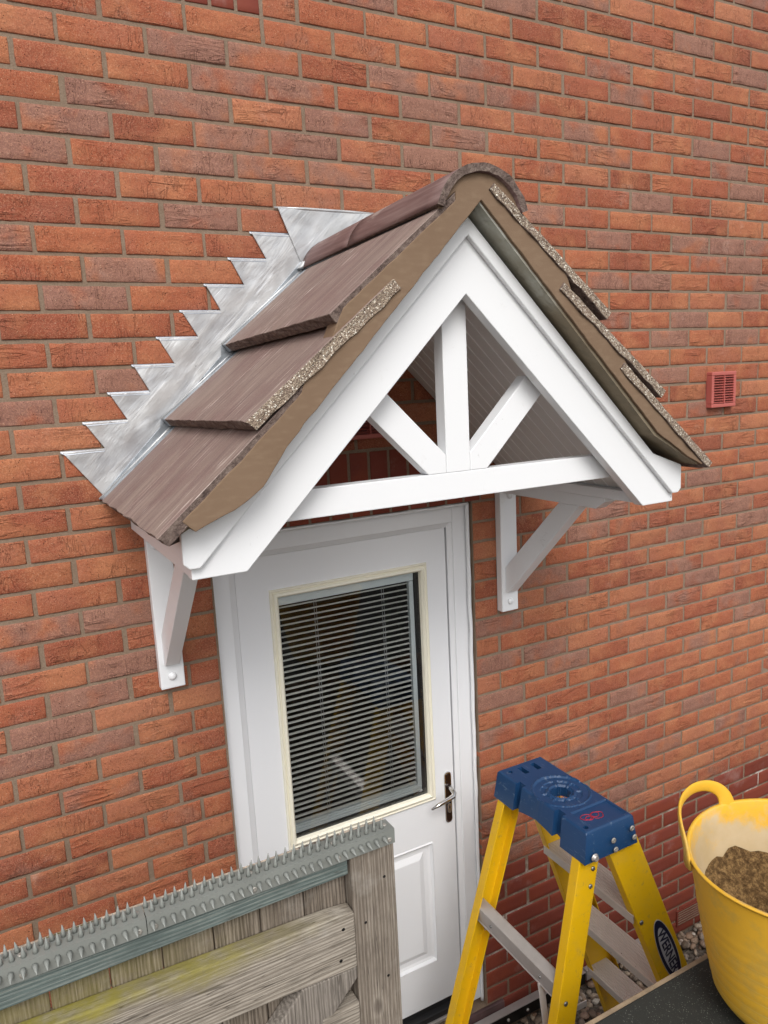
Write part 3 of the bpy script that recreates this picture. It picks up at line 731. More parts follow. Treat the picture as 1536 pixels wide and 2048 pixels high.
# roof tiles
def slab(mb, s, U, L, y0, y1, t, jag=1.0, edge_mat=1, seed=0, nx=16, ny=12):
    """sloping slab; material 0 top, edge_mat for the verge edge, 1 for the lower end"""
    U = Vector((U[0], 0, U[1])); L = Vector((L[0], 0, L[1])); dr = (L - U); n = Vector((dr.z, 0, -dr.x)).normalized()
    if n.z > 0: n = -n
    nt_ = 4; idx = {}; vs = []
    def P_(i, j, k):
        a, b_, c_ = i / nx, j / ny, k / nt_
        p = U + dr * a + n * t * c_; y = y0 + (y1 - y0) * b_
        q = Vector((XC + s * p.x, y, p.z))
        r = Vector((q.x * 45 + seed, q.y * 45, q.z * 45)); r2 = r * 2.7
        if j == ny and jag: q.y += (noise.noise(r) * .0035 + noise.noise(r2) * .003 - c_ * .002) * jag * (1 if y1 < y0 else -1)
        if i == nx: q += Vector((s * dr.x, 0, dr.z)).normalized() * (noise.noise(r) * .004 + noise.noise(r2) * .003 - .004 * c_ * c_)
        if j in (0, ny) or i in (0, nx): q.z -= .0012 if k == 0 else 0
        if k == nt_: q.z += noise.noise(r) * .0015
        if j == ny and edge_mat == 2 and k == nt_: q.z += noise.noise(r * .5) * .008 + noise.noise(r2) * .004 + .001
        q.z -= .013 * (1 + y / .79)
        return q
    def vid(i, j, k):
        if (i, j, k) not in idx: idx[(i, j, k)] = len(vs); vs.append(P_(i, j, k))
        return idx[(i, j, k)]
    fa = []
    for i in range(nx):
        for j in range(ny):
            fa.append(((i, j, 0), (i + 1, j, 0), (i + 1, j + 1, 0), (i, j + 1, 0), 0)); fa.append(((i, j, nt_), (i + 1, j, nt_), (i + 1, j + 1, nt_), (i, j + 1, nt_), 1))
        for k in range(nt_):
            fa.append(((i, 0, k), (i + 1, 0, k), (i + 1, 0, k + 1), (i, 0, k + 1), 1)); fa.append(((i, ny, k), (i + 1, ny, k), (i + 1, ny, k + 1), (i, ny, k + 1), edge_mat))
    for j in range(ny):
        for k in range(nt_):
            fa.append(((0, j, k), (0, j + 1, k), (0, j + 1, k + 1), (0, j, k + 1), 1)); fa.append(((nx, j, k), (nx, j + 1, k), (nx, j + 1, k + 1), (nx, j, k + 1), 1))
    b = len(mb.v)
    for *q, m in fa: mb.f.append([b + vid(*x) for x in q]); mb.m.append(m); mb.sm.append(False)
    mb.v += vs
COURSE = [((.035, -.588), (.388, -.872)), ((.235, -.800), (.584, -1.077)), ((.435, -.996), (.774, -1.287))]
for s in (-1, 1):
    for c, (U, L) in enumerate(COURSE):
        em = 2 if (s > 0 or c == 1) else 1
        for h_, (ya, yb_) in enumerate(((-.047, -.395), (-.3965, -.790))):
            mb = MB(); slab(mb, s, U, L, ya, (yb_ - (.006 if em == 2 else 0)) if h_ else yb_, .029 if s < 0 else .025, (1.0 if em == 2 else .22) if h_ else 0, em if h_ else 1, seed=c * 13 + s * 5 + h_)
            o = mb.build('roof_tile', [M['tile'], M['tedge'], M['core']], cn, .0012, 1)
        # lead soaker turned round the tile edge at the wall
        u, l = Vector(U), Vector(L); u.y -= .0125; l.y -= .0125; dr = (l - u).normalized(); e0 = u + dr * .02; e1 = l - dr * .001; nn = Vector((-dr.y, dr.x))
        if nn.y > 0: nn = -nn
        q0, q1 = e0 + nn * .028, e1 + nn * .028
        so_ = MB().prism(pr([tuple(e0), tuple(e1), tuple(q1), tuple(q0)], s), -.0462, -.010, 1).build('lead_soaker', M['lead_s'], cn, .003, 3)
        zf = lambda d_: -.522 - d_
        MB().prism(pr([(e0.x, zf(e0.x)), (e1.x + .004, zf(e1.x + .004)), (e1.x + .002, e1.y - .004), (e0.x, e0.y - .004)], s), -.0098, -.003, 1).build('soaker_upstand', M['lead_s'], so_, .001)
        ax_ = Vector((XC + s * e0.x, -.012, e0.y + .001)); bx_ = Vector((XC + s * e1.x, -.012, e1.y + .001))
        MB().tube([ax_, (ax_ + bx_) / 2 + Vector((0, 0, .001)), bx_], .0035, 10).build('soaker_fold', M['lead'], so_)
# ridge: two half-round tiles, mortar filled
RR = .1265
def arc(R_, zb, drop=0, n=22):
    zc = zb + .093 - .1265; a0 = math.acos((.093 - .1265 + 0) / -.1265) if False else math.asin((.1265 - .093) / .1265)
    return [(XC + R_ * math.cos(a), zc - drop + R_ * math.sin(a)) for a in [a0 + (math.pi - 2 * a0) * i / n for i in range(n + 1)]]
def ridge(ya, yb_, za, zb, lip=0):
    mb = MB(); NY = 8; N = 23; vs = []
    for j in range(NY + 1):
        t = j / NY; y = ya + (yb_ - ya) * t; z = za + (zb - za) * t
        o_ = arc(RR + lip * 0, z); i_ = arc(RR - .0175, z)
        jag = (lambda p, q: (noise.noise(Vector((p[0] * 70, q, p[1] * 70))) * .0035 + noise.noise(Vector((p[0] * 190, q, p[1] * 190))) * .002) if j == NY and lip else 0)
        vs += [(x, y + jag((x, zz), 1), zz + jag((x, zz), 7) * .4) for x, zz in o_] + [(x, y + jag((x, zz), 3), zz + jag((x, zz), 9) * .6) for x, zz in i_]
    W = 2 * N
    for j in range(NY):
        b = j * W
        fs = [(b + i, b + i + 1, b + W + i + 1, b + W + i) for i in range(N - 1)]; mb.add([], [], 0)
        for f in fs: mb.f.append(f); mb.m.append(0); mb.sm.append(True)
        for i in range(N - 1): mb.f.append((b + N + i, b + W + N + i, b + W + N + i + 1, b + N + i + 1)); mb.m.append(0); mb.sm.append(True)
        for i in (0, N - 1): mb.f.append((b + i, b + N + i, b + W + N + i, b + W + i)); mb.m.append(1); mb.sm.append(False)
    for b, m in ((0, 1), (NY * W, 1)):
        for i in range(N - 1): mb.f.append((b + i, b + i + 1, b + N + i + 1, b + N + i)); mb.m.append(m); mb.sm.append(False)
    mb.v = [Vector(v) for v in vs]
    return mb.build('ridge_tile', [M['ridge'], M['tedge']], cn)
def m_ridge():
    s = NT('brown_ridge_tile')
    st = s.noise(1, s.obj((60, 4, 60)), 4, .6)
    c = s.ramp(st, [(.25, (.10, .055, .052)), (.5, (.165, .098, .09)), (.75, (.24, .165, .15))])
    c = s.mix(s.math('MULTIPLY', s.rng(s.noise(14, s.obj((1, .4, 1)), 4), .6, .72), .6), c, (.42, .35, .31))
    return s.out(c, .68, 0, s.bump(s.noise(400), .3, .0012), .4)
M['ridge'] = m_ridge()
ridge(-.012, -.345, -.662, -.654); ridge(-.347, -.803, -.654, -.645, 1)
# bedding under the ridge and the half-round end infill
lt = [(.112, -.650), (.069, -.614), (.069, -.633), (.355, -.8605), (.385, -.92), (.44, -.975), (.458, -1.028), (.60, -1.157), (.725, -1.262)]
lb = [(.70, -1.285), (.66, -1.268), (.62, -1.252), (.585, -1.232), (.555, -1.212), (.53, -1.178), (.50, -1.137)]
rb_ = [(.56, -1.186), (.68, -1.262), (.735, -1.290)]
rt_ = [(.745, -1.276), (.60, -1.15), (.47, -1.04), (.42, -.965), (.27, -.842), (.24, -.775), (.112, -.672)]
outl = arc(RR - .0178, -.645) + pr(lt, -1) + pr(lb, -1) + [(XC, -.6275)] + pr(rb_, 1) + pr(rt_, 1)
# resample so the trowelled edge can wander a little
pts_ = []
for i, p in enumerate(outl):
    q = outl[(i + 1) % len(outl)]; L_ = math.hypot(q[0] - p[0], q[1] - p[1]); k_ = max(1, int(L_ / .02))
    for j in range(k_):
        x_, z_ = p[0] + (q[0] - p[0]) * j / k_, p[1] + (q[1] - p[1]) * j / k_
        wv = .0022 if z_ < -.68 else .0006
        pts_.append((x_ + noise.noise(Vector((x_ * 30, z_ * 30, 1))) * wv, z_ + noise.noise(Vector((x_ * 30, z_ * 30, 7))) * wv))
MB().prism(pts_, -.7920, -.740, 1).build('mortar_verge', M['point'], cn, .0025, 2)
mb = MB(); mb.prism([(XC - .119, -.695), (XC, -.60), (XC + .119, -.695), (XC + .119, -.662), (XC + .10, -.62), (XC - .10, -.62), (XC - .119, -.662)], -.757, -.012, 1); mb.build('ridge_bedding', M['black'], cn)
# lead saddle behind the ridge is with the flashing; gallows brackets:
def bracket(xa, xb, dom):
    gb = MB().box(xa, xb, -.034, -.001, -1.890, -1.399).build('gallows_bracket', M['white'], cn, .003)
    xm = (xa + xb) / 2; w_ = .023
    yA, zA = -.545, -1.399
    MB().prism([(-.0345, -1.3992), (-.545, -1.3992), (-.545, -1.412), (-.505, -1.437), (-.0345, -1.437)], xm - w_, xm + w_, 0).build('bracket_arm', M['white'], gb, .002)
    w2 = .021
    MB().prism([(-.0343, -1.718), (-.0343, -1.812), (-.052, -1.812), (-.432, -1.4372), (-.335, -1.4372)], xm - w2, xm + w2, 0).build('bracket_brace', M['white'], gb, .002)
    for z in (-1.450, -1.852):
        MB().lathe((xm + (0 if z < -1.6 else dom), -.034, z), (0, -1, 0), [(.0125, 0), (.0120, .004), (.008, .008), (.003, .010)], 16).build('bolt_cap', M['white'], gb)
bracket(-.031, .041, -.010); bracket(1.229, 1.303, .008)

# ------------------------------------------------------------------ stepped lead flashing
lf_ = thing('lead_flashing', 'grey stepped lead flashing dressed into the joints beside the canopy roof', 'flashing', (XC, 0, -1.3))
tips = [(-.221, -1.163), (-.156, -1.087), (-.082, -1.009), (-.009, -.935), (.066, -.860), (.140, -.786), (.217, -.712), (.295, -.636), (.368, -.560)]
notch = [(-.109, -1.160), (-.040, -1.085), (.030, -1.010), (.107, -.934), (.182, -.859), (.256, -.785), (.334, -.711), (.409, -.635)]
def flash(mirror):
    f = (lambda x: 2 * XC - x) if mirror else (lambda x: x)
    top = []
    for i, t in enumerate(tips):
        top.append(t)
        if i < len(notch): top.append(notch[i])
    poly = top + [(.490, -.563), (.5235, -.640), (-.128, -1.292)]
    # triangulated sheet, finely divided by strips so bump and dents can sit on it
    mb = MB(); mb.prism([(f(x), z) for x, z in poly], -.0065, -.001, 1)
    o = mb.build('step_flashing', M['lead'], lf_, .0015, 2)
    for i, t in enumerate(tips):      # rolled edge turned into each joint
        e_ = notch[i] if i < len(notch) else (.490, -.561)
        xa, xb, zt_e = f(t[0] - .005), f(e_[0] - .001), t[1] + .0015
        me_ = MB(); me_.add([(xa, -.0005, zt_e + .002), (xb, -.0005, zt_e + .002), (xb, -.0078, e_[1] - .0075), (xa + (xb - xa) * .10, -.0078, t[1] - .0075), (xa, -.0005, zt_e - .004), (xb, -.0005, zt_e - .012)],
                [(0, 1, 2, 3), (0, 3, 4), (1, 5, 2), (4, 3, 2, 5), (0, 4, 5, 1)]).build('turned_edge', M['lead_e'], o, .0008)
flash(False); flash(True)
sd2 = [(.455, -.487), (2 * XC - .455, -.487), (2 * XC - .518, -.642), (.518, -.642)]
o = MB().prism(sd2, -.0105, -.0068, 1).build('ridge_saddle', M['lead'], lf_, .0015, 2)
MB().tube([(.446, -.004, -.485), (.54, -.008, -.485), (.7, -.008, -.4855), (2 * XC - .446, -.004, -.486)], [.003, .005, .005, .003], 8).build('turned_edge', M['lead'], o)
mb = MB(); mb.prism([(.518, -.640), (2 * XC - .518, -.640), (2 * XC - .50, -.664), (.500, -.664)], -.034, -.0012, 1); mb.build('saddle_fold', M['lead'], o, .006, 3)

# ------------------------------------------------------------------ gate
gt = thing('wooden_gate', 'weathered grey ledged and braced wooden gate with mossy rail', 'gate', (-.35, -.91, GZ))
GX0, GX1 = -.98, .262
x = .156; i = 0
while x > GX0:
    wd = random.choice([.095, .099, .102]); a = x - wd
    MB().box(a + .0012, x - .0012, -.900 - random.uniform(0, .0015), -.884, GZ + .05, -1.957 + random.gauss(0, .0015)).build('gate_board', M['w_board'], gt, .002)
    x = a
MB().box(.158, GX1, -.930, -.8845, GZ + .03, -1.962).build('gate_stile', M['w_post'], gt, .003)
MB().box(GX0 - .02, GX0 + .085, -.9295, -.9012, GZ + .03, -1.962).build('gate_stile', M['w_post'], gt, .003)
MB().prism([(GX0 + .087, -1.994), (.1535, -1.958), (.1535, -2.026), (GX0 + .087, -2.038)], -.926, -.9022, 1).build('top_batten', M['w_teal'], gt, .002)
MB().prism([(GX0 + .087, -2.075), (.100, -2.100), (.1555, -2.106), (.1555, -2.236), (GX0 + .087, -2.205)], -.941, -.9022, 1).build('gate_rail', M['w_rail'], gt, .004)
MB().prism([(GX0 + .087, -2.80), (.1555, -2.80), (.1555, -2.93), (GX0 + .087, -2.93)], -.941, -.9022, 1).build('gate_rail', M['w_rail'], gt, .004)
MB().box(.066, .1552, -.9405, -.9022, -2.45, -2.320).build('gate_rail', M['w_rail'], gt, .004)
MB().prism([(.1550, -2.2365), (.030, -2.2345), (-.42, -2.68), (-.42, -2.7995), (-.37, -2.7995), (.1550, -2.262)], -.940, -.9024, 1).build('gate_brace', M['w_brace'], gt, .003)
MB().box(GX0 - .02, GX1 - .002, -.9115, -.8835, -1.9615, -1.9560).build('cap_strip', M['w_raw'], gt, .001)
for x_, z_ in ((-.33, -2.135), (.128, -2.135), (.118, -2.205)):
    MB().lathe((x_, -.9408, z_), (0, -1, 0), [(.0030, 0), (.0040, .0006), (.001, .0007)], 8).build('nail', M['bar'], gt)
for x_, z_ in ((.235, -2.060), (.185, -2.150), (.232, -2.300)):
    MB().lathe((x_, -.9298, z_), (0, -1, 0), [(.0035, 0), (.0033, .0006), (.001, .0007)], 8).build('nail', M['bar'], gt)
# spike strips screwed on the top edge
def zt_(x): return -1.9535 - .0 * x
def spikes(xa, xb):
    mb = MB(); t = .0022
    zf = -1.9555
    mb.prism([(-.9325, zf + .0), (-.8935, zf + .0), (-.8935, zf + t), (-.9347, zf + t), (-.9347, zf - .031), (-.9325, zf - .031)], xa, xb, 0)
    sp = .01845; n = int((xb - xa) / sp)
    for i in range(n):
        x = xa + sp * (i + .5)
        mb.lathe((x + random.gauss(0, .0003), -.9345, zf - .011), (random.gauss(0, .05), -1, -.15), [(.0052, 0), (.0044, .006), (.0006, .022)], 9)
        mb.lathe((x + .004, -.9205, zf + t), (random.gauss(0, .05), random.gauss(0, .05), 1), [(.0050, 0), (.0038, .007), (.0006, .022)], 9)
        mb.lathe((x - .005, -.9035, zf + t), (random.gauss(0, .05), random.gauss(0, .05), 1), [(.0050, 0), (.0038, .007), (.0006, .022)], 9)
    return mb.build('spike_strip', M['spike'], gt)
s1 = spikes(-.985, -.2545); s2 = spikes(-.2530, .2630)
for xs, par in (((-.268, -.46, -.70), s1), ((-.240, -.05, .13, .250), s2)):
    for x in xs:
        for (p, ax) in (((x, -.912, -1.9533), (0, 0, 1)), ((x, -.9347, -1.976), (0, -1, 0))):
            MB().lathe(p, ax, [(.0058, 0), (.0056, .0012), (.003, .0020), (.0012, .001)], 10).build('screw', M['screw'], par)

# ------------------------------------------------------------------ step ladder
ld = thing('step_ladder', 'yellow fibreglass step ladder with blue plastic top standing on the gravel', 'step ladder', (1.1, -.56, GZ))
LC = -.562
def railf(side, z):            # front rail: outer face centre
    h = -2.33 - z; return Vector((1.085 + .385 * h, LC + side * (.192 + .065 * h), z))
def railr(side, z):
    h = -2.33 - z; return Vector((.998 - .262 * h, LC + side * (.190 + .065 * h), z))
def channel(fn, side, w_, fl, t, z0, z1, open_back=True):
    mb = MB(); a, b = fn(side, z0), fn(side, z1); d_ = (b - a).normalized()
    wx = Vector((1, 0, 0)); wx = (wx - d_ * wx.dot(d_)).normalized(); ny = d_.cross(wx).normalized()
    if ny.y * side < 0: ny = -ny         # outwards
    prof = [(-w_ / 2, 0), (w_ / 2, 0), (w_ / 2, -fl), (w_ / 2 - t, -fl), (w_ / 2 - t, -t), (-w_ / 2 + t, -t), (-w_ / 2 + t, -fl), (-w_ / 2, -fl)]
    vs = [c + wx * u + ny * v for c in (a, b) for u, v in prof]
    n = 8; fs = [(0, 1, 4, 5), (1, 2, 3, 4), (5, 6, 7, 0), (8, 13, 12, 9), (9, 12, 11, 10), (13, 8, 15, 14)] + [(i, i + n, (i + 1) % n + n, (i + 1) % n) for i in range(n)]
    mb.add(vs, fs); return mb, wx, ny, d_
def rivets(par, fn, side, zs, u=0, mat_='rivet', r=.0075):
    _, wx, ny, d_ = channel(fn, side, .08, .03, .004, -2.4, -3.0)
    for z in zs:
        p = fn(side, z) + wx * u + ny * .0002
        MB().lathe(p, ny, [(r, 0), (r * .9, .0025), (r * .4, .0040)], 12).build('rivet', M[mat_], par)
TZ = [-2.640, -2.952, -3.262, -3.570]
for side in (-1, 1):
    mb, wx, ny, d_ = channel(railf, side, .112, .032, .005, GZ + .012, -2.345)
    fr = mb.build('front_rail', M['grp'], ld, .003, 2)
    rivets(fr, railf, side, [z - .012 for z in TZ] + [z - .035 for z in TZ[1:]], -.044)
    mb, *_ = channel(railr, side, .074, .034, .005, GZ + .012, -2.345)
    rr = mb.build('rear_rail', M['grp'], ld, .003, 2)
    rivets(rr, railr, side, (-2.425, -2.475), .018); rivets(rr, railr, side, (-2.80, -2.90), -.012)
    for fn in (railf, railr):
        p = fn(side, GZ + .03); MB().box(p.x - .05, p.x + .05, p.y - .022, p.y + .022, GZ + .002, GZ + .035).build('foot', M['black'], ld, .005)
for k, z in enumerate(TZ):
    a = railf(-1, z); b = railf(1, z); ya, yb_ = a.y + .006, b.y - .006; xc_ = a.x - .014
    mb = MB(); wd = .096; nr = 9
    top = []
    for i in range(nr):            # ribbed tread
        u0 = xc_ - wd / 2 + wd * i / nr; st_ = wd / nr
        top += [(u0, z - .0022), (u0 + st_ * .18, z), (u0 + st_ * .82, z), (u0 + st_ * .999, z - .0022)]
    prof = top + [(xc_ + wd / 2, z - .026), (xc_ + wd / 2 - .003, z - .026), (xc_ + wd / 2 - .003, z - .006), (xc_ - wd / 2 + .003, z - .006), (xc_ - wd / 2 + .003, z - .028), (xc_ - wd / 2, z - .028)]
    n = len(prof)
    vs = [(x_, ya, zz) for x_, zz in prof] + [(x_, yb_, zz) for x_, zz in prof]
    mb.add(vs, [(i, i + n, (i + 1) % n + n, (i + 1) % n) for i in range(n)] + [list(range(n)), list(range(2 * n - 1, n - 1, -1))])
    mb.build('tread', M['tread'], ld)
for zc in (-2.765, -3.40):
    a, b = railr(-1, zc), railr(1, zc)
    mb = MB(); mb.prism([(a.x - .034, zc + .012), (a.x - .004, zc + .026), (a.x + .000, zc + .024), (a.x - .0305, zc + .009), (a.x - .0305, zc - .034), (a.x - .034, zc - .034)], a.y + .008, b.y - .008, 1)
    mb.prism([(a.x - .0345, zc - .034), (a.x - .036, zc - .038), (a.x - .028, zc - .038), (a.x - .028, zc - .034)], a.y + .008, b.y - .008, 1)
    cb_ = mb.build('cross_bar', M['alu'], ld, .001)
    for t in (.22, .78):
        MB().lathe((a.x - .034, a.y + (b.y - a.y) * t, zc - .012), (-1, 0, 0), [(.006, 0), (.005, .002), (.002, .0035)], 10).build('rivet', M['rivet'], cb_)
for side in (-1, 1):
    a, b = railr(side, -2.85) + Vector((.02, -side * .020, 0)), railf(side, -2.86) + Vector((-.03, -side * .020, 0))
    if side > 0: b = a + (b - a) * .22
    MB().bar(a, a + (b - a) * (1 if side > 0 else .2), .004, .020, up=(0, 0, 1)).build('spreader', M['alu'], ld, .001)
a = railr(-1, -3.02) + Vector((.0, .02, 0)); b = railr(-1, -2.80) + Vector((-.02, .10, 0))
MB().bar(a, b, .004, .022, up=(1, 0, 0)).build('diagonal_stay', M['alu'], ld, .001)
# blue top cap, hollow moulding with notches, bowl and slots
def cap():
    bm = bmesh.new()
    X0, X1, Y0, Y1, ZT, ZB = .955, 1.136, -.770, -.354, -2.300, -2.392
    # outline with side notches on the rear (left) long side
    out = [(X0, Y0), (X0, -.668), (X0 + .018, -.660), (X0 + .018, -.640), (X0, -.632), (X0, -.484), (X0 + .018, -.476), (X0 + .018, -.456), (X0, -.448), (X0, Y1), (X1, Y1), (X1, Y0)]
    def flare(p, k):
        cx, cy = (X0 + X1) / 2, (Y0 + Y1) / 2; return (cx + (p[0] - cx) * (1 + .13 * k), cy + (p[1] - cy) * (1 + .035 * k))
    levels = [(0.0, ZT), (.5, -2.35), (1.0, ZB)]
    mb = MB(); n = len(out)
    # top face with holes: built as a fine grid, cells inside holes skipped
    cxh, cyh = (X0 + X1) / 2, -.562
    NX, NY = 60, 138; vid = {}
    def hole(x, y):
        if (x - cxh) ** 2 + (y - cyh) ** 2 < .030 ** 2: return True
        for hx_ in (1.028, 1.078):
            if abs(x - hx_) < .009 and abs(y + .398) < .021: return True
        for px_, py_ in ((.975, -.748), (.985, -.385)):
            if (x - px_) ** 2 + (y - py_) ** 2 < .0075 ** 2: return True
        if x < X0 + .018 and (-.666 < y < -.634 or -.482 < y < -.450): return True
        return False
    def topz(x, y):
        r = math.hypot((x - cxh), (y - cyh)); z = ZT
        if r < .088: z -= .003
        if abs(r - .088) < .003: z += .0035
        if .046 < r < .064: z -= .004
        if .030 < r < .038: z -= .004 * 1
        if .038 <= r < .042: z += .002
        if .046 < r < .064 and abs(((math.degrees(math.atan2(y - cyh, x - cxh)) + 360) % 45) - 22) < 4: z += .004
        # shallow tray at the near end
        if -.752 < y < -.668 and x > .99 and x < X1 - .010 and r > .094: z -= .006
        # round the long edges
        e_ = min(x - X0, X1 - x, y - Y0, Y1 - y)
        if e_ < .006: z -= (.006 - e_) ** 2 / .006
        return z
    vs = []; fs = []
    xs = [X0 + (X1 - X0) * i / NX for i in range(NX + 1)]; ys = [Y0 + (Y1 - Y0) * j / NY for j in range(NY + 1)]
    def vi(i, j):
        if (i, j) not in vid: vid[(i, j)] = len(vs); vs.append((xs[i], ys[j], topz(xs[i], ys[j])))
        return vid[(i, j)]
    keep = set()
    for i in range(NX):
        for j in range(NY):
            if not hole((xs[i] + xs[i + 1]) / 2, (ys[j] + ys[j + 1]) / 2): keep.add((i, j)); fs.append((vi(i, j), vi(i + 1, j), vi(i + 1, j + 1), vi(i, j + 1)))
    # walls of holes and outer skirt
    low = {}
    def lo(i, j, outer):
        k = (i, j, outer)
        if k not in low:
            low[k] = len(vs); x, y = xs[i], ys[j]
            if outer:
                fx, fy = flare((x, y), 1); vs.append((fx, fy, ZB + (.028 * max(0, 1 - abs(y - cyh) / .10) ** .5 if abs(y - cyh) < .10 and (x < X0 + .02 or x > X1 - .02) else 0)))
            else: vs.append((x, y, ZT - .035))
        return low[k]
    for (i, j) in keep:
        for (di, dj, a, b) in ((-1, 0, (i, j + 1), (i, j)), (1, 0, (i + 1, j), (i + 1, j + 1)), (0, -1, (i, j), (i + 1, j)), (0, 1, (i + 1, j + 1), (i, j + 1))):
            if (i + di, j + dj) in keep: continue
            xm, ym = (xs[a[0]] + xs[b[0]]) / 2, (ys[a[1]] + ys[b[1]]) / 2
            outer = not (X0 + .02 < xm < X1 - .002 and Y0 + .002 < ym < Y1 - .002) or (xm < X0 + .02)
            if (xm - .975) ** 2 + (ym + .748) ** 2 < .011 ** 2: outer = False
            fs.append((vi(*a), vi(*b), lo(*b, outer), lo(*a, outer)))
    mb.add(vs, fs, 0, False)
    o = mb.build('top_cap', M['blue'], ld)
    md = o.modifiers.new('solid', 'SOLIDIFY'); md.thickness = .004; md.offset = -1
    # smooth-by-angle look through a light bevel of the normals
    for p in o.data.polygons: p.use_smooth = True
    md = o.modifiers.new('edge', 'EDGE_SPLIT'); md.split_angle = R(38)
    # bolts on the near end
    ye = LC - .2085 * 1.035 - .004
    for (x_, z_) in ((1.045, -2.345), (1.118, -2.332), (1.052, -2.375), (1.126, -2.362)):
        MB().lathe((x_, ye - (-2.30 - z_) * .06, z_), (0, -1, 0), [(.0085, 0), (.0080, .003), (.004, .004), (.0025, .002)], 14).build('rivet', M['screw'], o)
    MB().lathe((.972, ye - .004, -2.372), (0, -1, 0), [(.0125, 0), (.0125, .002), (.0080, .0022), (.0080, .009)], 6 * 2).build('bolt', M['alu'], o)
    # red scrawl on the tray
    mb = MB()
    for cx_, cy_, r_ in ((1.052, -.712, .020), (1.016, -.704, .017), (1.048, -.706, .014), (1.022, -.712, .012)):
        pts = [(cx_ + r_ * 1.0 * math.cos(a) * (1 + .12 * math.sin(3 * a)), cy_ + r_ * .8 * math.sin(a), -2.3055) for a in [i * .35 for i in range(19)]]
        mb.tube(pts, .0014, 5)
    mb.build('red_scrawl', M['redpaint'], o)
cap()
# oval sticker with the maker's lettering on the near front rail
def sticker():
    side = -1; _, wx, ny, d_ = channel(railf, side, .08, .03, .005, GZ + .012, -2.345)
    dn = -d_; c0 = railf(side, -2.806) + wx * .006 
    rt = wx
    def ell(a, b_, h, n=48): return [c0 + dn * math.cos(t) * a + rt * math.sin(t) * b_ + ny * h for t in [2 * math.pi * i / n for i in range(n)]]
    def disc(a, b_, h, mat_, name, par):
        mb = MB(); n = 48; mb.add(ell(a, b_, h - .0006) + ell(a, b_, h), [list(range(n, 2 * n)), list(range(n))[::-1]] + [(i, (i + 1) % n, n + (i + 1) % n, n + i) for i in range(n)])
        return mb.build(name, mat_, par)
    s0 = disc(.128, .0345, .0012, M['silver'], 'oval_sticker', ld)
    disc(.1245, .0325, .0016, M['navy'], 'sticker_border', s0)
    disc(.096, .0225, .0020, M['silver'], 'sticker_field', s0)
    cu = bpy.data.curves.new('lettering', 'FONT'); cu.body = 'WERNER'; cu.size = .043; cu.align_x = 'CENTER'; cu.align_y = 'CENTER'; cu.offset = .0011; cu.extrude = .0002
    cu.space_character = .98
    t = bpy.data.objects.new('tmp_text', cu); C.objects.link(t)
    dg = bpy.context.evaluated_depsgraph_get(); me = bpy.data.meshes.new_from_object(t.evaluated_get(dg)); C.objects.unlink(t); bpy.data.objects.remove(t)
    # text x runs down the rail, text up points to +X side of the rail
    up_ = rt; ex = dn
    if ex.cross(up_).dot(ny) < 0: pass
    for v in me.vertices:
        p = c0 + ex * v.co.x + up_ * v.co.y * 1.02 + ny * (.0024 + v.co.z); v.co = p - OFF[ld.name]
    me.materials.append(M['navy'])
    o = bpy.data.objects.new('sticker_lettering', me); C.objects.link(o); o.parent = s0; o.name = 'sticker_lettering'
sticker()

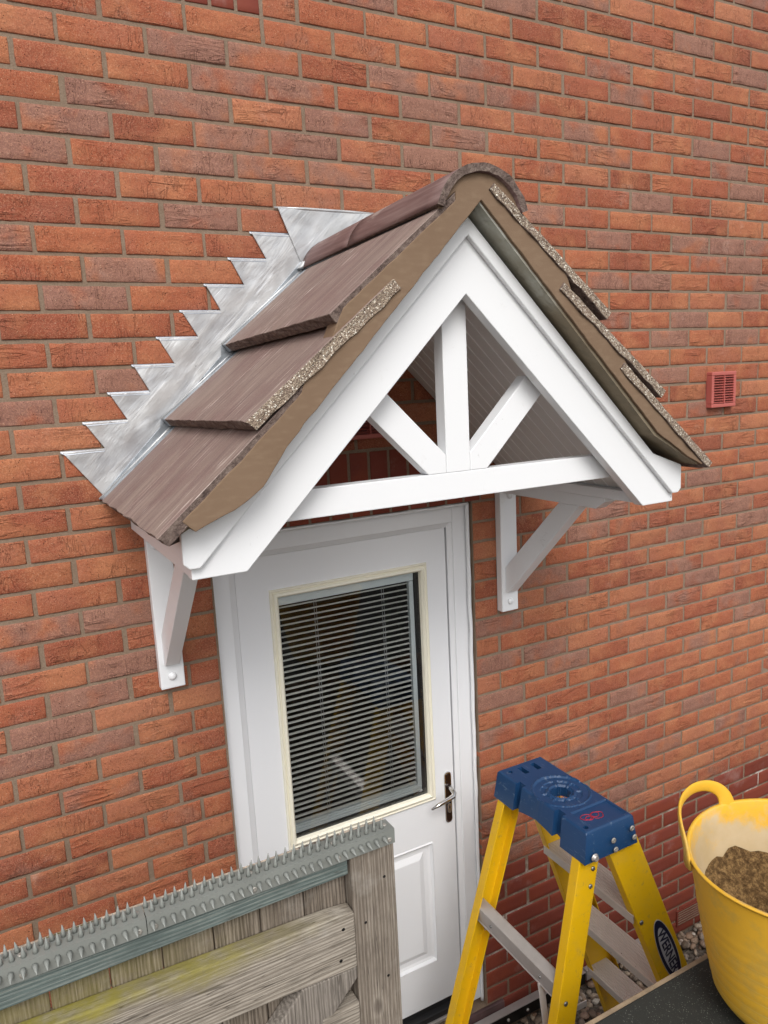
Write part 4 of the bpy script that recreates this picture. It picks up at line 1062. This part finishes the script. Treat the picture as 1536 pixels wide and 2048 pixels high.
# ------------------------------------------------------------------ flat felted roof in the foreground with the tub on it
PZ = -2.5
rf = thing('store_roof', 'low timber store with flat black mineral felt roof and tan edge in the foreground', 'flat roof', (1.6, -1.8, GZ))
MB().box(.50, 2.9, -2.60, -1.100, PZ - .018, PZ).build('felt_covering', M['felt'], rf, .004)
MB().box(.49, 2.91, -1.0995, -1.086, PZ - .06, PZ - .004).build('edge_board', M['tan'], rf, .002)
MB().box(.52, 2.88, -2.58, -1.105, PZ - .06, PZ - .0185).build('deck', M['tan'], rf)
MB().box(.55, 2.85, -2.55, -1.13, GZ, PZ - .061).build('store_wall', M['w_board'], rf)
TC = Vector((1.080, -1.302, PZ)); HR = .385
def tub():
    root = thing('rubber_tub', 'yellow flexible builders tub with loop handles standing on the black felt roof', 'tub', tuple(TC))
    mb = MB(); mb.c = []
    prof = []   # (r, z, inner, height)
    def rad(t): return .148 + (.228 - .148) * t ** .8 - (.040 * (1 - t / .16) ** 2 if t < .16 else 0)
    NP = 40
    for i in range(NP + 1):
        t = i / NP; rr = rad(t) + (.0012 if (i % 3 == 0 and t < .72) else 0); prof.append((rr, .003 + HR * t, 0, t))
    prof += [(.2325, HR + .000, 0, 1), (.2335, HR + .004, 0, 1), (.2315, HR + .0065, .5, 1), (.2250, HR + .005, 1, 1)]
    for i in range(16): t = 1 - i / 15; prof.append((rad(t) - .0045, .008 + (HR - .006) * t, 1, t))
    n = 72; vs = []
    for r_, h_, i_, t in prof:
        for k in range(n):
            a = 2 * math.pi * k / n; q = 1 + .018 * math.cos(2 * (a - .6)) * t + .004 * math.sin(5 * a) * t
            vs.append(TC + Vector((r_ * q * math.cos(a), r_ * q * math.sin(a), h_ + .004 * math.sin(2 * a) * t))); mb.c += [i_, t, 0, 1]
    fs = [(j * n + k, j * n + (k + 1) % n, (j + 1) * n + (k + 1) % n, (j + 1) * n + k) for j in range(len(prof) - 1) for k in range(n)]
    fs += [list(range(n))[::-1], list(range((len(prof) - 1) * n, len(prof) * n))]
    mb.add(vs, fs, 0, True); mb.build('tub_body', M['tub'], root, fix=True)
    for mid in (109, 289):
        mb = MB(); N = 30; pts = []; rs = []
        for i in range(N + 1):
            t = i / N; u = t * 2 - 1
            ang = R(mid - 34 * (1 if abs(u) > .8 else 1) * math.copysign(abs(math.sin(u * math.pi / 2)) ** .85, u) * 1.0)
            h_ = HR - .024 + .094 * max(0, math.cos(u * math.pi / 2)) ** .60
            r_ = .2290 + .017 * math.cos(u * math.pi / 2)
            pts.append(TC + Vector((r_ * math.cos(ang), r_ * math.sin(ang), h_))); rs.append(.0142 + .012 * abs(u) ** 4)
        mb.tube(pts, rs, 12, flat=.30, ref=lambda p: (p - TC - Vector((0, 0, p.z - TC.z))))
        mb.c = [.25, 1, 0, 1] * len(mb.v)
        mb.build('tub_handle', M['tub'], root)
tub()
mb = MB(); N = 46; vs = []; fs = []
cnt = {}
for j in range(N + 1):
    for k in range(64):
        rr = j / N; a = 2 * math.pi * k / 64
        x, y = rr * math.cos(a), rr * math.sin(a)
        h_ = .150 + .05 * (y * .5 + x * .75) + .100 * rr ** 4 * max(0, math.sin(a - .05)) + .012 * noise.noise(Vector((x * 6, y * 6, 1))) + .010 * noise.noise(Vector((x * 17, y * 17, 4))) + .006 * noise.noise(Vector((x * 41, y * 41, 2)))
        R_ = .148 + (.228 - .148) * max(0, min(1, h_ / HR)) ** .8 - .0062
        vs.append(TC + Vector((x * R_, y * R_, h_)))
for j in range(N):
    for k in range(64): fs.append((j * 64 + k, j * 64 + (k + 1) % 64, (j + 1) * 64 + (k + 1) % 64, (j + 1) * 64 + k))
mb.add(vs, fs, 0, True)
o = mb.build('sand_residue', M['sand'], fix=True, origin=tuple(TC)); tag(o, 'damp brown sand left inside the yellow tub', 'sand')
